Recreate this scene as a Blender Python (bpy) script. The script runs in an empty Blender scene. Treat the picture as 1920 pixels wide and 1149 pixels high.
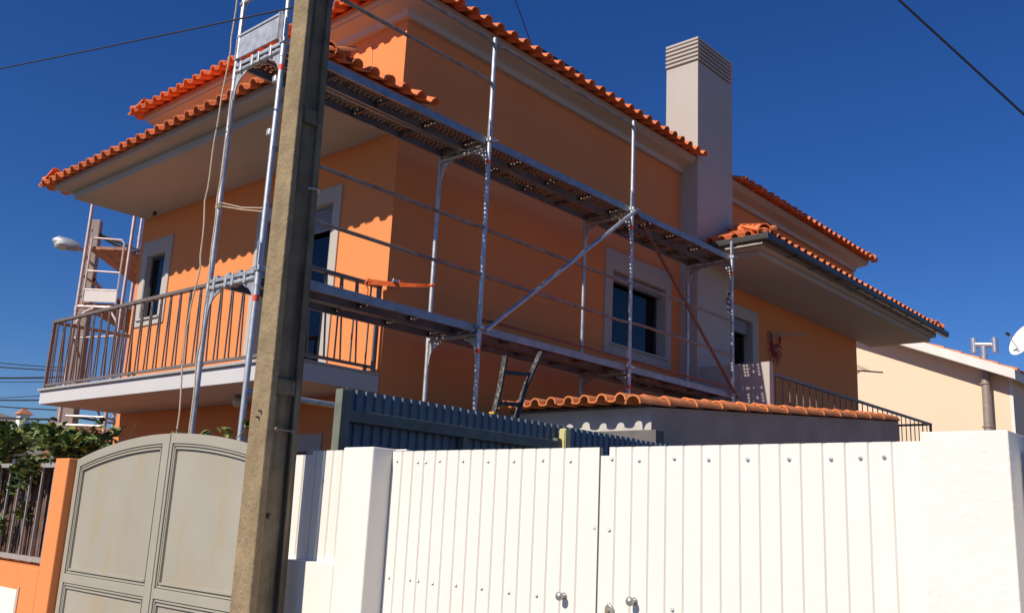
import bpy, math, random
from mathutils import Matrix, Vector
R = math.radians
random.seed(7)
scene = bpy.context.scene
COL = scene.collection

# ------------------------------------------------------------------ camera
cam_d = bpy.data.cameras.new('camera'); cam = bpy.data.objects.new('camera', cam_d); COL.objects.link(cam)
yaw, pit, rol = R(42.0755), R(12.9518), R(2.7544)
F = Vector((math.cos(pit)*math.cos(yaw), math.cos(pit)*math.sin(yaw), math.sin(pit)))
Rt = F.cross(Vector((0, 0, 1))).normalized(); Up = Rt.cross(F)
R2 = math.cos(rol)*Rt + math.sin(rol)*Up; U2 = -math.sin(rol)*Rt + math.cos(rol)*Up
m3 = Matrix((R2, U2, -F)).transposed().to_4x4(); m3.translation = Vector((0, 0, 1.6))
cam.matrix_world = m3
cam_d.sensor_width = 36; cam_d.lens = 36*1746.5/1920; cam_d.clip_end = 3000; cam_d.clip_start = .05
scene.camera = cam
# ------------------------------------------------------------------ sky and sun
SUN_AZ, SUN_EL = R(7), R(39)           # azimuth measured from the front facade's normal
tosun = Vector((-math.cos(SUN_EL)*math.cos(SUN_AZ), math.cos(SUN_EL)*math.sin(SUN_AZ), math.sin(SUN_EL)))
w = bpy.data.worlds.new('World'); scene.world = w; w.use_nodes = True
nt = w.node_tree; nt.nodes.clear()
sky = nt.nodes.new('ShaderNodeTexSky'); sky.sky_type = 'NISHITA'; sky.sun_disc = False
sky.sun_elevation = SUN_EL; sky.sun_rotation = math.atan2(tosun.x, tosun.y)
sky.air_density = 1.0; sky.dust_density = 0; sky.ozone_density = 10; sky.altitude = 50
bg = nt.nodes.new('ShaderNodeBackground'); bg.inputs['Strength'].default_value = .086
wo = nt.nodes.new('ShaderNodeOutputWorld')
hs = nt.nodes.new('ShaderNodeHueSaturation'); hs.inputs['Saturation'].default_value = 1.14; hs.inputs['Hue'].default_value = .512
nt.links.new(sky.outputs[0], hs.inputs['Color']); nt.links.new(hs.outputs[0], bg.inputs[0]); nt.links.new(bg.outputs[0], wo.inputs[0])
sd = bpy.data.lights.new('sun', 'SUN'); sd.energy = 5.0; sd.angle = R(.53); sd.color = (1, .90, .76)
so = bpy.data.objects.new('sun', sd); COL.objects.link(so); so.location = (-10, 2, 20)
so.rotation_euler = tosun.to_track_quat('Z', 'Y').to_euler()
scene.view_settings.view_transform = 'Standard'; scene.view_settings.look = 'None'
scene.view_settings.exposure = .03; scene.view_settings.gamma = 1

# ------------------------------------------------------------------ materials
MATS = {}
def mat(name, col, rough=.8, metal=0., vary=.08, vscale=3., bump=0., bscale=80., rnd=0., stain=None, spec=.5):
    m = bpy.data.materials.new(name); m.use_nodes = True; n = m.node_tree.nodes; l = m.node_tree.links
    p = n['Principled BSDF']; p.inputs['Roughness'].default_value = rough; p.inputs['Metallic'].default_value = metal
    p.inputs['Specular IOR Level'].default_value = spec
    tc = n.new('ShaderNodeTexCoord')
    no = n.new('ShaderNodeTexNoise'); no.inputs['Scale'].default_value = vscale; no.inputs['Detail'].default_value = 6
    l.new(tc.outputs['Object'], no.inputs['Vector'])
    rp = n.new('ShaderNodeMapRange'); rp.inputs['From Min'].default_value = .3; rp.inputs['From Max'].default_value = .7
    rp.inputs['To Min'].default_value = 1-vary; rp.inputs['To Max'].default_value = 1+vary
    l.new(no.outputs['Fac'], rp.inputs['Value'])
    val = rp.outputs[0]
    if rnd:
        oi = n.new('ShaderNodeObjectInfo'); r2 = n.new('ShaderNodeMapRange')
        r2.inputs['To Min'].default_value = 1-rnd; r2.inputs['To Max'].default_value = 1+rnd
        l.new(oi.outputs['Random'], r2.inputs['Value'])
        mu = n.new('ShaderNodeMath'); mu.operation = 'MULTIPLY'; l.new(val, mu.inputs[0]); l.new(r2.outputs[0], mu.inputs[1]); val = mu.outputs[0]
    hv = n.new('ShaderNodeMix'); hv.data_type = 'RGBA'; hv.blend_type = 'MULTIPLY'; hv.inputs[0].default_value = 1
    hv.inputs[6].default_value = (*col, 1)
    cb = n.new('ShaderNodeCombineColor'); [l.new(val, cb.inputs[i]) for i in range(3)]
    l.new(cb.outputs[0], hv.inputs[7]); out = hv.outputs[2]
    if stain:   # (colour, scale xyz, threshold, amount): rain streaks, dirt and rust with a shape of their own
        sc, sxyz, th, am = stain
        mp = n.new('ShaderNodeMapping'); mp.inputs['Scale'].default_value = sxyz; l.new(tc.outputs['Object'], mp.inputs[0])
        n2 = n.new('ShaderNodeTexNoise'); n2.inputs['Scale'].default_value = 1; n2.inputs['Detail'].default_value = 8; n2.inputs['Roughness'].default_value = .65
        l.new(mp.outputs[0], n2.inputs['Vector'])
        r3 = n.new('ShaderNodeMapRange'); r3.inputs['From Min'].default_value = th; r3.inputs['From Max'].default_value = th+.16
        r3.inputs['To Max'].default_value = am; l.new(n2.outputs['Fac'], r3.inputs['Value'])
        mx = n.new('ShaderNodeMix'); mx.data_type = 'RGBA'; mx.inputs[7].default_value = (*sc, 1)
        l.new(r3.outputs[0], mx.inputs[0]); l.new(out, mx.inputs[6]); out = mx.outputs[2]
    l.new(out, p.inputs['Base Color'])
    if bump:
        nb = n.new('ShaderNodeTexNoise'); nb.inputs['Scale'].default_value = bscale; nb.inputs['Detail'].default_value = 4
        l.new(tc.outputs['Object'], nb.inputs['Vector'])
        b = n.new('ShaderNodeBump'); b.inputs['Strength'].default_value = bump; b.inputs['Distance'].default_value = .01
        l.new(nb.outputs['Fac'], b.inputs['Height']); l.new(b.outputs[0], p.inputs['Normal'])
    MATS[name] = m
    return m
mat('orange', (.78, .272, .098), .9, vary=.035, vscale=.9, bump=.12, bscale=120, stain=((.62, .2, .06), (3, 3, .5), .58, .25), spec=.2)
mat('trim', (.47, .435, .40), .9, vary=.04, vscale=1.2, bump=.1, bscale=120, spec=.2)
mat('granite', (.42, .40, .38), .5, vary=.35, vscale=90)
mat('tile', (.69, .20, .078), .85, vary=.16, vscale=6, bump=.15, bscale=50, rnd=.16, stain=((.36, .13, .06), (9, 9, 9), .60, .45), spec=.25)
mat('tile_old', (.68, .23, .085), .9, vary=.2, vscale=7, bump=.2, bscale=50, rnd=.14, stain=((.45, .36, .26), (10, 10, 10), .56, .6), spec=.2)
mat('white', (.80, .77, .71), .85, vary=.03, vscale=2, bump=.06, bscale=60, spec=.2, stain=((.6, .56, .5), (5, 5, .8), .66, .35))
mat('old_plaster', (.52, .50, .46), .9, vary=.1, vscale=4, bump=.2, bscale=60)
mat('white_metal', (.80, .77, .71), .42, vary=.02, vscale=2, stain=((.66, .62, .55), (9, 9, .6), .64, .3))
mat('sheet_edge', (.55, .54, .52), .5)
mat('steel', (.52, .53, .55), .5, .7, vary=.2, vscale=14, stain=((.30, .29, .28), (14, 14, 5), .6, .6))
mat('steel_dull', (.17, .135, .115), .65, .3, vary=.25, vscale=8, stain=((.28, .16, .09), (7, 7, 7), .52, .6))
mat('steel_rail', (.27, .25, .245), .55, .5, vary=.3, vscale=14, stain=((.2, .13, .1), (12, 12, 12), .55, .6))
mat('slab_grey', (.56, .555, .57), .85, vary=.03, vscale=1.5, bump=.06, bscale=120, spec=.2)
mat('yard', (.04, .036, .032), .95, vary=.2, vscale=2, bump=.3, bscale=30)
mat('roughcast', (.80, .77, .71), .9, vary=.03, vscale=4, bump=.35, bscale=45, spec=.2)
mat('plank_edge', (.30, .32, .355), .5, .6, vary=.2, vscale=8)
mat('rusty', (.20, .105, .075), .75, .2, vary=.3, vscale=20)
mat('bronze_rail', (.20, .165, .15), .5, .25, vary=.1, vscale=8)
mat('gate_grey', (.36, .335, .275), .55, .0, vary=.06, vscale=2)
mat('gate_sheet', (.365, .34, .28), .6, vary=.08, vscale=1.4, bump=.05, bscale=30, stain=((.37, .295, .17), (5, 5, 1.6), .48, .5))
mat('gate_dark', (.09, .082, .07), .7)
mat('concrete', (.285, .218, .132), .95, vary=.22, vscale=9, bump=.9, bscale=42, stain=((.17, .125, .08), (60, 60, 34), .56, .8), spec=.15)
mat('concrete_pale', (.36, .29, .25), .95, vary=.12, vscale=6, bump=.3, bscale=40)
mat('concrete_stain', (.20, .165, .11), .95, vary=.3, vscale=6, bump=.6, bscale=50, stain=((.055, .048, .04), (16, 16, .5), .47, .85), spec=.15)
mat('blue_sheet', (.115, .155, .195), .55, .1, vary=.15, vscale=5, stain=((.2, .2, .19), (14, 14, 1), .62, .4))
mat('green_frame', (.15, .165, .13), .7, vary=.2, vscale=10, stain=((.1, .07, .04), (12, 12, 12), .6, .6))
mat('yellow_post', (.58, .52, .22), .6, vary=.12, vscale=12)
mat('render_brown', (.52, .36, .27), .95, vary=.12, vscale=3, bump=.3, bscale=60)
mat('dark_board', (.14, .13, .125), .8, vary=.15, vscale=6)
mat('frame_dark', (.05, .05, .06), .4, .2)
mat('frame_grey', (.22, .21, .215), .45, .2)
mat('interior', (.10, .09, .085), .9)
mat('curtain', (.10, .17, .36), .9, vary=.2, vscale=12)
mat('curtain_grey', (.20, .19, .20), .9, vary=.15, vscale=12)
mat('shutter', (.26, .255, .26), .6)
mat('gutter', (.05, .05, .052), .45, .3)
mat('rope', (.56, .44, .33), .9, vary=.2, vscale=60)
mat('strap', (.95, .16, .03), .6, vary=.1, vscale=30)
mat('red_mark', (.80, .09, .03), .5)
mat('ladder_black', (.035, .03, .03), .6, vary=.3, vscale=14, stain=((.5, .45, .4), (26, 26, 26), .545, .9))
mat('ladder_foot', (.75, .38, .04), .6)
mat('cable', (.018, .02, .028), .6)
mat('asphalt', (.055, .053, .05), .95, vary=.2, vscale=3, bump=.5, bscale=90)
mat('paving', (.30, .28, .25), .95, vary=.15, vscale=4, bump=.3, bscale=50)
mat('soil', (.13, .10, .07), .95, vary=.2, vscale=1.5, bump=.5, bscale=20)
mat('cream', (.80, .62, .46), .9, vary=.025, vscale=.6, bump=.1, bscale=90, spec=.2)
mat('fascia_white', (.78, .72, .68), .7)
mat('flue', (.33, .27, .24), .6, .3, vary=.15, vscale=8)
mat('zinc', (.55, .56, .58), .35, .8, vary=.1, vscale=8)
mat('dish', (.78, .77, .76), .5)
mat('reed', (.15, .09, .065), .9, vary=.45, vscale=10, bump=.3, bscale=60)
mat('reed_post', (.40, .27, .165), .9, vary=.35, vscale=14, bump=.5, bscale=60)
mat('bar', (.42, .39, .37), .5, .3, vary=.1, vscale=20)
mat('leaf', (.13, .19, .045), .5, vary=.5, vscale=6)
mat('leaf_dark', (.045, .085, .028), .5, vary=.4, vscale=6)
mat('leaf_yellow', (.24, .25, .06), .55, vary=.3, vscale=6)
mat('stem', (.13, .09, .05), .9)
mat('lamp_glass', (.62, .62, .58), .25)
mat('lamp_case', (.42, .46, .5), .4, .3)
mat('crab', (.28, .035, .03), .6)
mat('sign_white', (.62, .60, .62), .5)
mat('sign_ink', (.03, .025, .05), .6)
mat('sign_band', (.10, .02, .10), .6)
mat('far_roof', (.24, .215, .19), .9, vary=.2, vscale=1)
mat('far_orange', (.52, .20, .115), .9, vary=.15, vscale=3)
mat('solar', (.02, .022, .035), .2)
mat('green_plastic', (.03, .17, .09), .5)
mat('brass', (.45, .33, .15), .4, .6)
mat('knob', (.42, .41, .39), .35, .6)
g = bpy.data.materials.new('glass'); g.use_nodes = True; n = g.node_tree.nodes; l = g.node_tree.links; n.clear()
o_ = n.new('ShaderNodeOutputMaterial'); mx = n.new('ShaderNodeMixShader'); tr = n.new('ShaderNodeBsdfTransparent'); gl = n.new('ShaderNodeBsdfGlossy')
fr = n.new('ShaderNodeFresnel'); fr.inputs[0].default_value = 1.5; gl.inputs['Roughness'].default_value = .02; tr.inputs[0].default_value = (.5, .55, .58, 1)
l.new(fr.outputs[0], mx.inputs[0]); l.new(tr.outputs[0], mx.inputs[1]); l.new(gl.outputs[0], mx.inputs[2]); l.new(mx.outputs[0], o_.inputs[0])
MATS['glass'] = g

# ------------------------------------------------------------------ mesh helpers
ORG = {}
class MB:
    def __init__(s): s.v = []; s.f = []
    def add(s, vs, fs):
        b = len(s.v); s.v += [tuple(p) for p in vs]; s.f += [tuple(i+b for i in f) for f in fs]; return s
    def box(s, x0, x1, y0, y1, z0, z1):
        vs = [(x, y, z) for z in (z0, z1) for y in (y0, y1) for x in (x0, x1)]
        return s.add(vs, [(0, 2, 3, 1), (4, 5, 7, 6), (0, 1, 5, 4), (2, 6, 7, 3), (0, 4, 6, 2), (1, 3, 7, 5)])
    def beam(s, p0, p1, wd, ht, up=(0, 0, 1)):
        p0, p1 = Vector(p0), Vector(p1); d = (p1-p0).normalized(); up = Vector(up)
        a = d.cross(up)
        if a.length < 1e-4: a = d.cross(Vector((1, 0, 0)))
        a.normalize(); b = a.cross(d); a = a*wd/2; b = b*ht/2
        vs = [p+q for p in (p0, p1) for q in (-a-b, a-b, a+b, -a+b)]
        return s.add(vs, [(0, 1, 2, 3), (7, 6, 5, 4), (0, 4, 5, 1), (1, 5, 6, 2), (2, 6, 7, 3), (3, 7, 4, 0)])
    def tube(s, pts, r, n=10, cap=True):
        pts = [Vector(p) for p in pts]; rs = r if isinstance(r, (list, tuple)) else [r]*len(pts)
        b = len(s.v); fs = []; pa = None
        for i, p in enumerate(pts):
            d = (pts[min(i+1, len(pts)-1)]-pts[max(i-1, 0)]).normalized()
            if pa is None:
                ref = Vector((0, 0, 1)) if abs(d.z) < .9 else Vector((1, 0, 0)); pa = d.cross(ref).normalized()
            a = (pa-d*pa.dot(d)).normalized(); pa = a; c = d.cross(a)
            for k in range(n):
                t = 2*math.pi*k/n; s.v.append(tuple(p+(a*math.cos(t)+c*math.sin(t))*rs[i]))
        for i in range(len(pts)-1):
            for k in range(n):
                k2 = (k+1) % n; fs.append((b+i*n+k, b+i*n+k2, b+(i+1)*n+k2, b+(i+1)*n+k))
        if cap:
            fs.append(tuple(b+k for k in reversed(range(n)))); fs.append(tuple(b+(len(pts)-1)*n+k for k in range(n)))
        s.f += fs; return s
    def prism(s, poly, axis, a0, a1):
        """extrude a 2D polygon along an axis: axis x -> poly in (y,z); y -> (x,z); z -> (x,y)"""
        def P(u, v, t): return {'x': (t, u, v), 'y': (u, t, v), 'z': (u, v, t)}[axis]
        n = len(poly); vs = [P(u, v, a0) for u, v in poly]+[P(u, v, a1) for u, v in poly]
        fs = [tuple(range(n)), tuple(range(2*n-1, n-1, -1))]+[(i, i+n, (i+1) % n+n, (i+1) % n) for i in range(n)]
        return s.add(vs, fs)
    def ring(s, loops, closed=True):
        """skin consecutive loops of equal length"""
        n = len(loops[0]); vs = [p for lp in loops for p in lp]; fs = []
        for i in range(len(loops)-1):
            for k in range(n if closed else n-1):
                k2 = (k+1) % n; fs.append((i*n+k, i*n+k2, (i+1)*n+k2, (i+1)*n+k))
        return s.add(vs, fs)
    def sphere(s, c, r, n=10, m=6, sc=(1, 1, 1)):
        c = Vector(c); loops = []
        for i in range(m+1):
            t = math.pi*i/m
            loops.append([(c.x+r*sc[0]*math.sin(t)*math.cos(2*math.pi*k/n), c.y+r*sc[1]*math.sin(t)*math.sin(2*math.pi*k/n), c.z+r*sc[2]*math.cos(t)) for k in range(n)])
        return s.ring(loops)
    def mesh(s, name, m, org=(0, 0, 0), smooth=False):
        me = bpy.data.meshes.new(name)
        me.from_pydata([(x-org[0], y-org[1], z-org[2]) for x, y, z in s.v], [], s.f)
        me.materials.append(MATS[m])
        import bmesh
        bm = bmesh.new(); bm.from_mesh(me); bmesh.ops.remove_doubles(bm, verts=bm.verts, dist=1e-5)
        bmesh.ops.recalc_face_normals(bm, faces=bm.faces); bm.to_mesh(me); bm.free()
        if smooth:
            me.polygons.foreach_set('use_smooth', [True]*len(me.polygons))
            try: me.set_sharp_from_angle(angle=R(40))
            except Exception: pass
        return me
    def build(s, name, m, parent=None, smooth=False, bevel=0, org=None):
        o0 = ORG.get(parent.name, (0, 0, 0)) if parent else (org or (0, 0, 0))
        ob = bpy.data.objects.new(name, s.mesh(name, m, o0, smooth)); COL.objects.link(ob)
        if parent: ob.parent = parent
        else: ob.location = o0
        ORG[ob.name] = o0
        if bevel:
            bv = ob.modifiers.new('bevel', 'BEVEL'); bv.width = bevel; bv.segments = 2; bv.limit_method = 'ANGLE'
        return ob
def tag(o, label, cat, group=None):
    o['label'] = label; o['category'] = cat
    if group: o['group'] = group
    return o
def thing(name, org, label, cat, group=None):
    o = bpy.data.objects.new(name, None); COL.objects.link(o); o.location = org; ORG[o.name] = tuple(org); o.empty_display_size = .2
    return tag(o, label, cat, group)
def struct(o): o['kind'] = 'structure'; return o
def stuff(o): o['kind'] = 'stuff'; return o
def place(mesh, name, parent, M):
    ob = bpy.data.objects.new(name, mesh); COL.objects.link(ob); ob.parent = parent
    o0 = ORG[parent.name]; ob.matrix_local = Matrix.Translation((-o0[0], -o0[1], -o0[2])) @ M
    ORG[ob.name] = tuple(M.translation); return ob
def wall_panel(mb, axis, c, u0, u1, z0, z1, holes=(), depth=.22):
    """wall sheet on plane axis=c with openings and reveals going inward by depth"""
    us = sorted({u0, u1, *[h[0] for h in holes], *[h[1] for h in holes]}); zs = sorted({z0, z1, *[h[2] for h in holes], *[h[3] for h in holes]})
    def P(u, z, d=0): return (c+d, u, z) if axis == 'x' else (u, c+d, z)
    for i in range(len(us)-1):
        for j in range(len(zs)-1):
            a, b, e, f = us[i], us[i+1], zs[j], zs[j+1]
            if any(h[0] <= a and b <= h[1] and h[2] <= e and f <= h[3] for h in holes): continue
            mb.add([P(a, e), P(b, e), P(b, f), P(a, f)], [(0, 1, 2, 3)])
    for a, b, e, f in holes:
        q = [(a, e), (b, e), (b, f), (a, f)]
        for k in range(4):
            p, r = q[k], q[(k+1) % 4]
            mb.add([P(*p), P(*r), P(*r, depth), P(*p, depth)], [(0, 1, 2, 3)])

# ------------------------------------------------------------------ the setting
struct(MB().add([(-600, -600, -.02), (900, -600, -.02), (900, 900, -.02), (-600, 900, -.02)], [(0, 1, 2, 3)]).build('ground', 'soil'))
struct(MB().box(-5.5, 1.6, -60, 90, -.1, -.01).build('road', 'asphalt'))
struct(MB().box(1.6, 1.75, -60, 90, -.1, .12).build('kerb', 'paving', bevel=.015))
struct(MB().box(1.75, 3.35, -60, 90, -.1, .11).build('pavement', 'paving'))
struct(MB().box(3.35, 6.25, 4.5, 15, -.1, .02).build('front_yard', 'yard'))

# ------------------------------------------------------------------ roof tiles
def tile_mesh(name, m, wd=.23, ln=.42, seg=6):
    pr = [(0, .014), (.025, .002), (.07, 0), (.094, .008)]
    pr += [(.162-.066*math.cos(math.pi*k/8), .008+.066*math.sin(math.pi*k/8)) for k in range(1, 8)]
    pr += [(.229, .004)]
    sc = wd/.23; pr = [(u*sc, h*sc) for u, h in pr]; th = .015
    nrm = []
    for i in range(len(pr)):
        a = pr[max(i-1, 0)]; b = pr[min(i+1, len(pr)-1)]; dx, dy = b[0]-a[0], b[1]-a[1]; L = math.hypot(dx, dy); nrm.append((-dy/L, dx/L))
    low = [(u-nx*th, h-ny*th) for (u, h), (nx, ny) in zip(pr, nrm)]
    loop = pr+low[::-1]; mb = MB(); n = len(loop)
    vs = [(u, 0, h+.026) for u, h in loop]+[(u, ln, h) for u, h in loop]
    fs = [(i, (i+1) % n, (i+1) % n+n, i+n) for i in range(n)]
    k = len(pr)
    for e in (0, n):
        fs += [(e+i, e+i+1, e+n-2-i, e+n-1-i) for i in range(k-1)]
    mb.add(vs, fs); return mb.mesh(name, m, smooth=True)
TILE = tile_mesh('tile', 'tile'); TILE_OLD = tile_mesh('tile_shed', 'tile_old', wd=.212)
def half_barrel(name, m, r0=.1, r1=.085, ln=.38, th=.016, flat=1.0):
    mb = MB(); N = 8; loops = []
    for y, r in ((0, r0), (ln, r1)):
        outer = [(r*math.cos(math.pi*k/N), y, flat*r*math.sin(math.pi*k/N)) for k in range(N+1)]
        inner = [((r-th)*math.cos(math.pi*k/N), y, flat*(r-th)*math.sin(math.pi*k/N)) for k in range(N, -1, -1)]
        loops.append(outer+inner)
    mb.ring(loops); n = len(loops[0])
    for e in (0, n):
        mb.f += [(e+i, e+i+1, e+n-2-i, e+n-1-i) for i in range(N)]
    return mb.mesh(name, m, smooth=True)
HIP = half_barrel('hip_tile', 'tile'); VERGE = half_barrel('verge_tile', 'tile_old', .085, .07, .6)
def tile_slope(roof, O, e, inw, L, tan, tmax, inside, mesh=TILE, wd=.23, expo=.345, obj_rows=1, obj_if=None, skip=None, start=0):
    """lay tiles; O is the eave corner, e runs along the eave, inw points horizontally up the slope"""
    O, e, inw = Vector(O), Vector(e), Vector(inw); c = 1/math.hypot(1, tan); s = tan*c
    upv = inw*c+Vector((0, 0, s)); nv = e.cross(upv)
    M0 = Matrix((e, upv, nv)).transposed().to_4x4()
    ncol = math.ceil(L/wd-.02); wd2 = L/ncol; joined = MB()
    base_v = [v.co.copy() for v in mesh.vertices]; base_f = [tuple(p.vertices) for p in mesh.polygons]
    for i in range(ncol):
        r = 0
        while r*expo*c < tmax:
            sx = (i+.5)*wd2+start; t = (r+.5)*expo*c
            if inside(sx, t) and not (skip and skip(sx, t)):
                jit = Matrix.Rotation(R(random.uniform(-.8, .8)), 4, 'Z') @ Matrix.Rotation(R(random.uniform(-.5, .5)), 4, 'X')
                M = Matrix.Translation(O+e*(i*wd2+random.uniform(-.004, .004))+upv*(r*expo+random.uniform(-.012, .012))+nv*(.0 if r == 0 else .0)) @ M0 @ jit
                if r < obj_rows or (obj_if and obj_if(sx, t)):
                    place(mesh, 'tile', roof, M)
                else:
                    joined.add([M @ v for v in base_v], base_f)
            r += 1
    if joined.v:
        f = joined.build('tile_field', mesh.materials[0].name, roof, smooth=True); stuff(f)
def hip_line(roof, p0, p1, mesh=HIP, step=.32, lift=.05):
    p0, p1 = Vector(p0), Vector(p1); d = (p1-p0).normalized(); x = d.cross(Vector((0, 0, 1))).normalized(); z = x.cross(d)
    M0 = Matrix((x, d, z)).transposed().to_4x4(); n = int((p1-p0).length/step)
    for i in range(n+1):
        place(mesh, 'hip_tile', roof, Matrix.Translation(p0+d*(i*step)+z*lift) @ M0 @ Matrix.Rotation(R(-2.5), 4, 'X'))
def rect_loop(x0, x1, y0, y1, o, z): return [(x0-o, y0-o, z), (x1+o, y0-o, z), (x1+o, y1+o, z), (x0-o, y1+o, z)]

# ------------------------------------------------------------------ the orange house
XF, YW, XB, YB = 6.25, 7.45, 19.08, 13.2
house = thing('orange_house', (XF, YW, 0), 'two-storey orange house with grey trim and terracotta tile roofs behind the scaffold', 'house')
FW = [(12.37, 12.9, 4.19, 5.15), (8.5, 9.92, 3.03, 5.14), (8.55, 9.75, .95, 2.25)]
SW = [(10.32, 11.69, 4.06, 5.12), (13.45, 14.45, 2.9, 5.14)]
mb = MB(); wall_panel(mb, 'x', XF, YW, YB, -.05, 7.33, FW); wall_panel(mb, 'y', YW, XF, XB, -.05, 7.33, SW)
wall_panel(mb, 'x', XB, YW, YB, -.05, 7.33); wall_panel(mb, 'y', YB, XF, XB, -.05, 7.33)
mb.add([(XF, YW, 7.33), (XB, YW, 7.33), (XB, YB, 7.33), (XF, YB, 7.33)], [(0, 1, 2, 3)])
wall = mb.build('wall', 'orange', house)
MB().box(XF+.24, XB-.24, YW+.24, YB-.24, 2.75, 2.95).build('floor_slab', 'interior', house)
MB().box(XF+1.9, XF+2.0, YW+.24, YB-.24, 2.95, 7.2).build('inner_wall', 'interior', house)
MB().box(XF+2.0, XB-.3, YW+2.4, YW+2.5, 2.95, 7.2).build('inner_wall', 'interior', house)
# a thin drill hole line / crack seam on the attic front and a wall tie in the side wall
MB().tube([(XF-.004, 7.99, 6.15), (XF-.004, 8.02, 6.55), (XF-.004, 8.05, 6.98)], .004, 5).build('wall_cord', 'render_brown', wall)

def window(name, axis, c, u0, u1, z0, z1, surround, inset, kind, sill=True):
    """a stone surround, frame, panes and what hangs behind; sgn: facade faces -axis"""
    def B(m, ua, ub, da, db, za, zb): return m.box(c+da, c+db, ua, ub, za, zb) if axis == 'x' else m.box(ua, ub, c+da, c+db, za, zb)
    su0, su1, sz0, sz1 = surround; p = .022
    root = B(B(MB(), su0, u0, -p, .05, sz0, sz1), u1, su1, -p, .05, sz0, sz1)
    B(root, u0, u1, -p, .05, z1, sz1)
    if sz0 < z0: B(root, u0, u1, -p, .05, sz0, z0)
    W = root.build(name, 'trim', house, bevel=.004)
    lin = MB()                                                 # reveal lining in the same grey render
    for a, b, e, f in ((u0, u0+.012, z0, z1), (u1-.012, u1, z0, z1), (u0+.012, u1-.012, z1-.012, z1)): B(lin, a, b, -.015, .2, e, f)
    lin.build('reveal', 'trim', W)
    if sill: B(MB(), u0-.06, u1+.06, -.05, .16, z0-.028, z0+.002).build('sill', 'trim', W, bevel=.006)
    d0, d1 = inset, inset+.05; fr = .05
    fm = MB()
    B(fm, u0+.012, u0+fr+.012, d0, d1, z0, z1-.012); B(fm, u1-fr-.012, u1-.012, d0, d1, z0, z1-.012); B(fm, u0+fr+.012, u1-fr-.012, d0, d1, z1-fr-.012, z1-.012); B(fm, u0+fr+.012, u1-fr-.012, d0, d1, z0, z0+fr)
    fobj = fm.build('frame', 'frame_dark', W)
    um = (u0+u1)/2; cells = [(u0+fr+.012, u1-fr-.012)] if kind == 'small' else [(u0+fr+.012, um-.03), (um+.03, u1-fr-.012)]
    if kind != 'small': B(MB(), um-.03, um+.03, d0-.005, d1+.005, z0+fr, z1-fr-.012).build('mullion', 'frame_dark', W)
    for a, b in cells: B(MB(), a, b, d0+.02, d0+.028, z0+fr, z1-fr-.012).build('pane', 'glass', W)
    return W
w1 = window('window', 'x', XF, 12.37, 12.9, 4.19, 5.15, (12.2, 13.05, 4.08, 5.37), .06, 'small')
MB().box(XF+.4, XF+.41, 12.2, 13.05, 4.1, 5.3).build('blind', 'curtain_grey', w1)
w2 = window('balcony_door', 'x', XF, 8.5, 9.92, 3.03, 5.14, (8.36, 10.06, 3.03, 5.31), .12, 'door', sill=False)
sh = MB()
for k in range(7): sh.box(XF+.06, XF+.075, 8.52, 9.9, 4.82+k*.045, 4.86+k*.045)
sh.build('roller_shutter', 'frame_grey', w2)
cu = MB(); pts = []
for k in range(60): pts.append((XF+.45+.03*math.sin(k*1.3), 8.45+k*.026))
cu.ring([[(x, y, 3.05) for x, y in pts], [(x, y, 5.2) for x, y in pts]], closed=False); cu.build('curtain', 'curtain', w2, smooth=True)
w3 = window('window', 'x', XF, 8.55, 9.75, .95, 2.25, (8.32, 9.95, .85, 2.43), .13, 'two')
MB().box(XF+.07, XF+.085, 8.57, 9.73, .97, 2.23).build('roller_shutter', 'shutter', w3)
w4 = window('window', 'y', YW, 10.32, 11.69, 4.06, 5.12, (10.14, 11.84, 3.89, 5.40), .14, 'two')
MB().box(10.34, 11.67, YW+.05, YW+.12, 4.98, 5.1).build('shutter_box', 'frame_grey', w4)
cu = MB(); pts = [(10.3+k*.016, YW+.34+.018*math.sin(k*1.1)) for k in range(36)]
cu.ring([[(x, y, 4.0) for x, y in pts], [(x, y, 5.15) for x, y in pts]], closed=False); cu.build('curtain', 'curtain', w4, smooth=True)
cu = MB(); pts = [(11.32+k*.016, YW+.36+.012*math.sin(k*1.2)) for k in range(22)]
cu.ring([[(x, y, 4.0) for x, y in pts], [(x, y, 5.15) for x, y in pts]], closed=False); cu.build('curtain', 'curtain_grey', w4, smooth=True)
w5 = window('side_door', 'y', YW, 13.45, 14.45, 2.9, 5.14, (13.28, 14.66, 2.9, 5.34), .14, 'two', sill=False)
MB().box(13.47, 14.43, YW+.05, YW+.12, 4.9, 5.12).build('shutter_box', 'frame_grey', w5)

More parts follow.
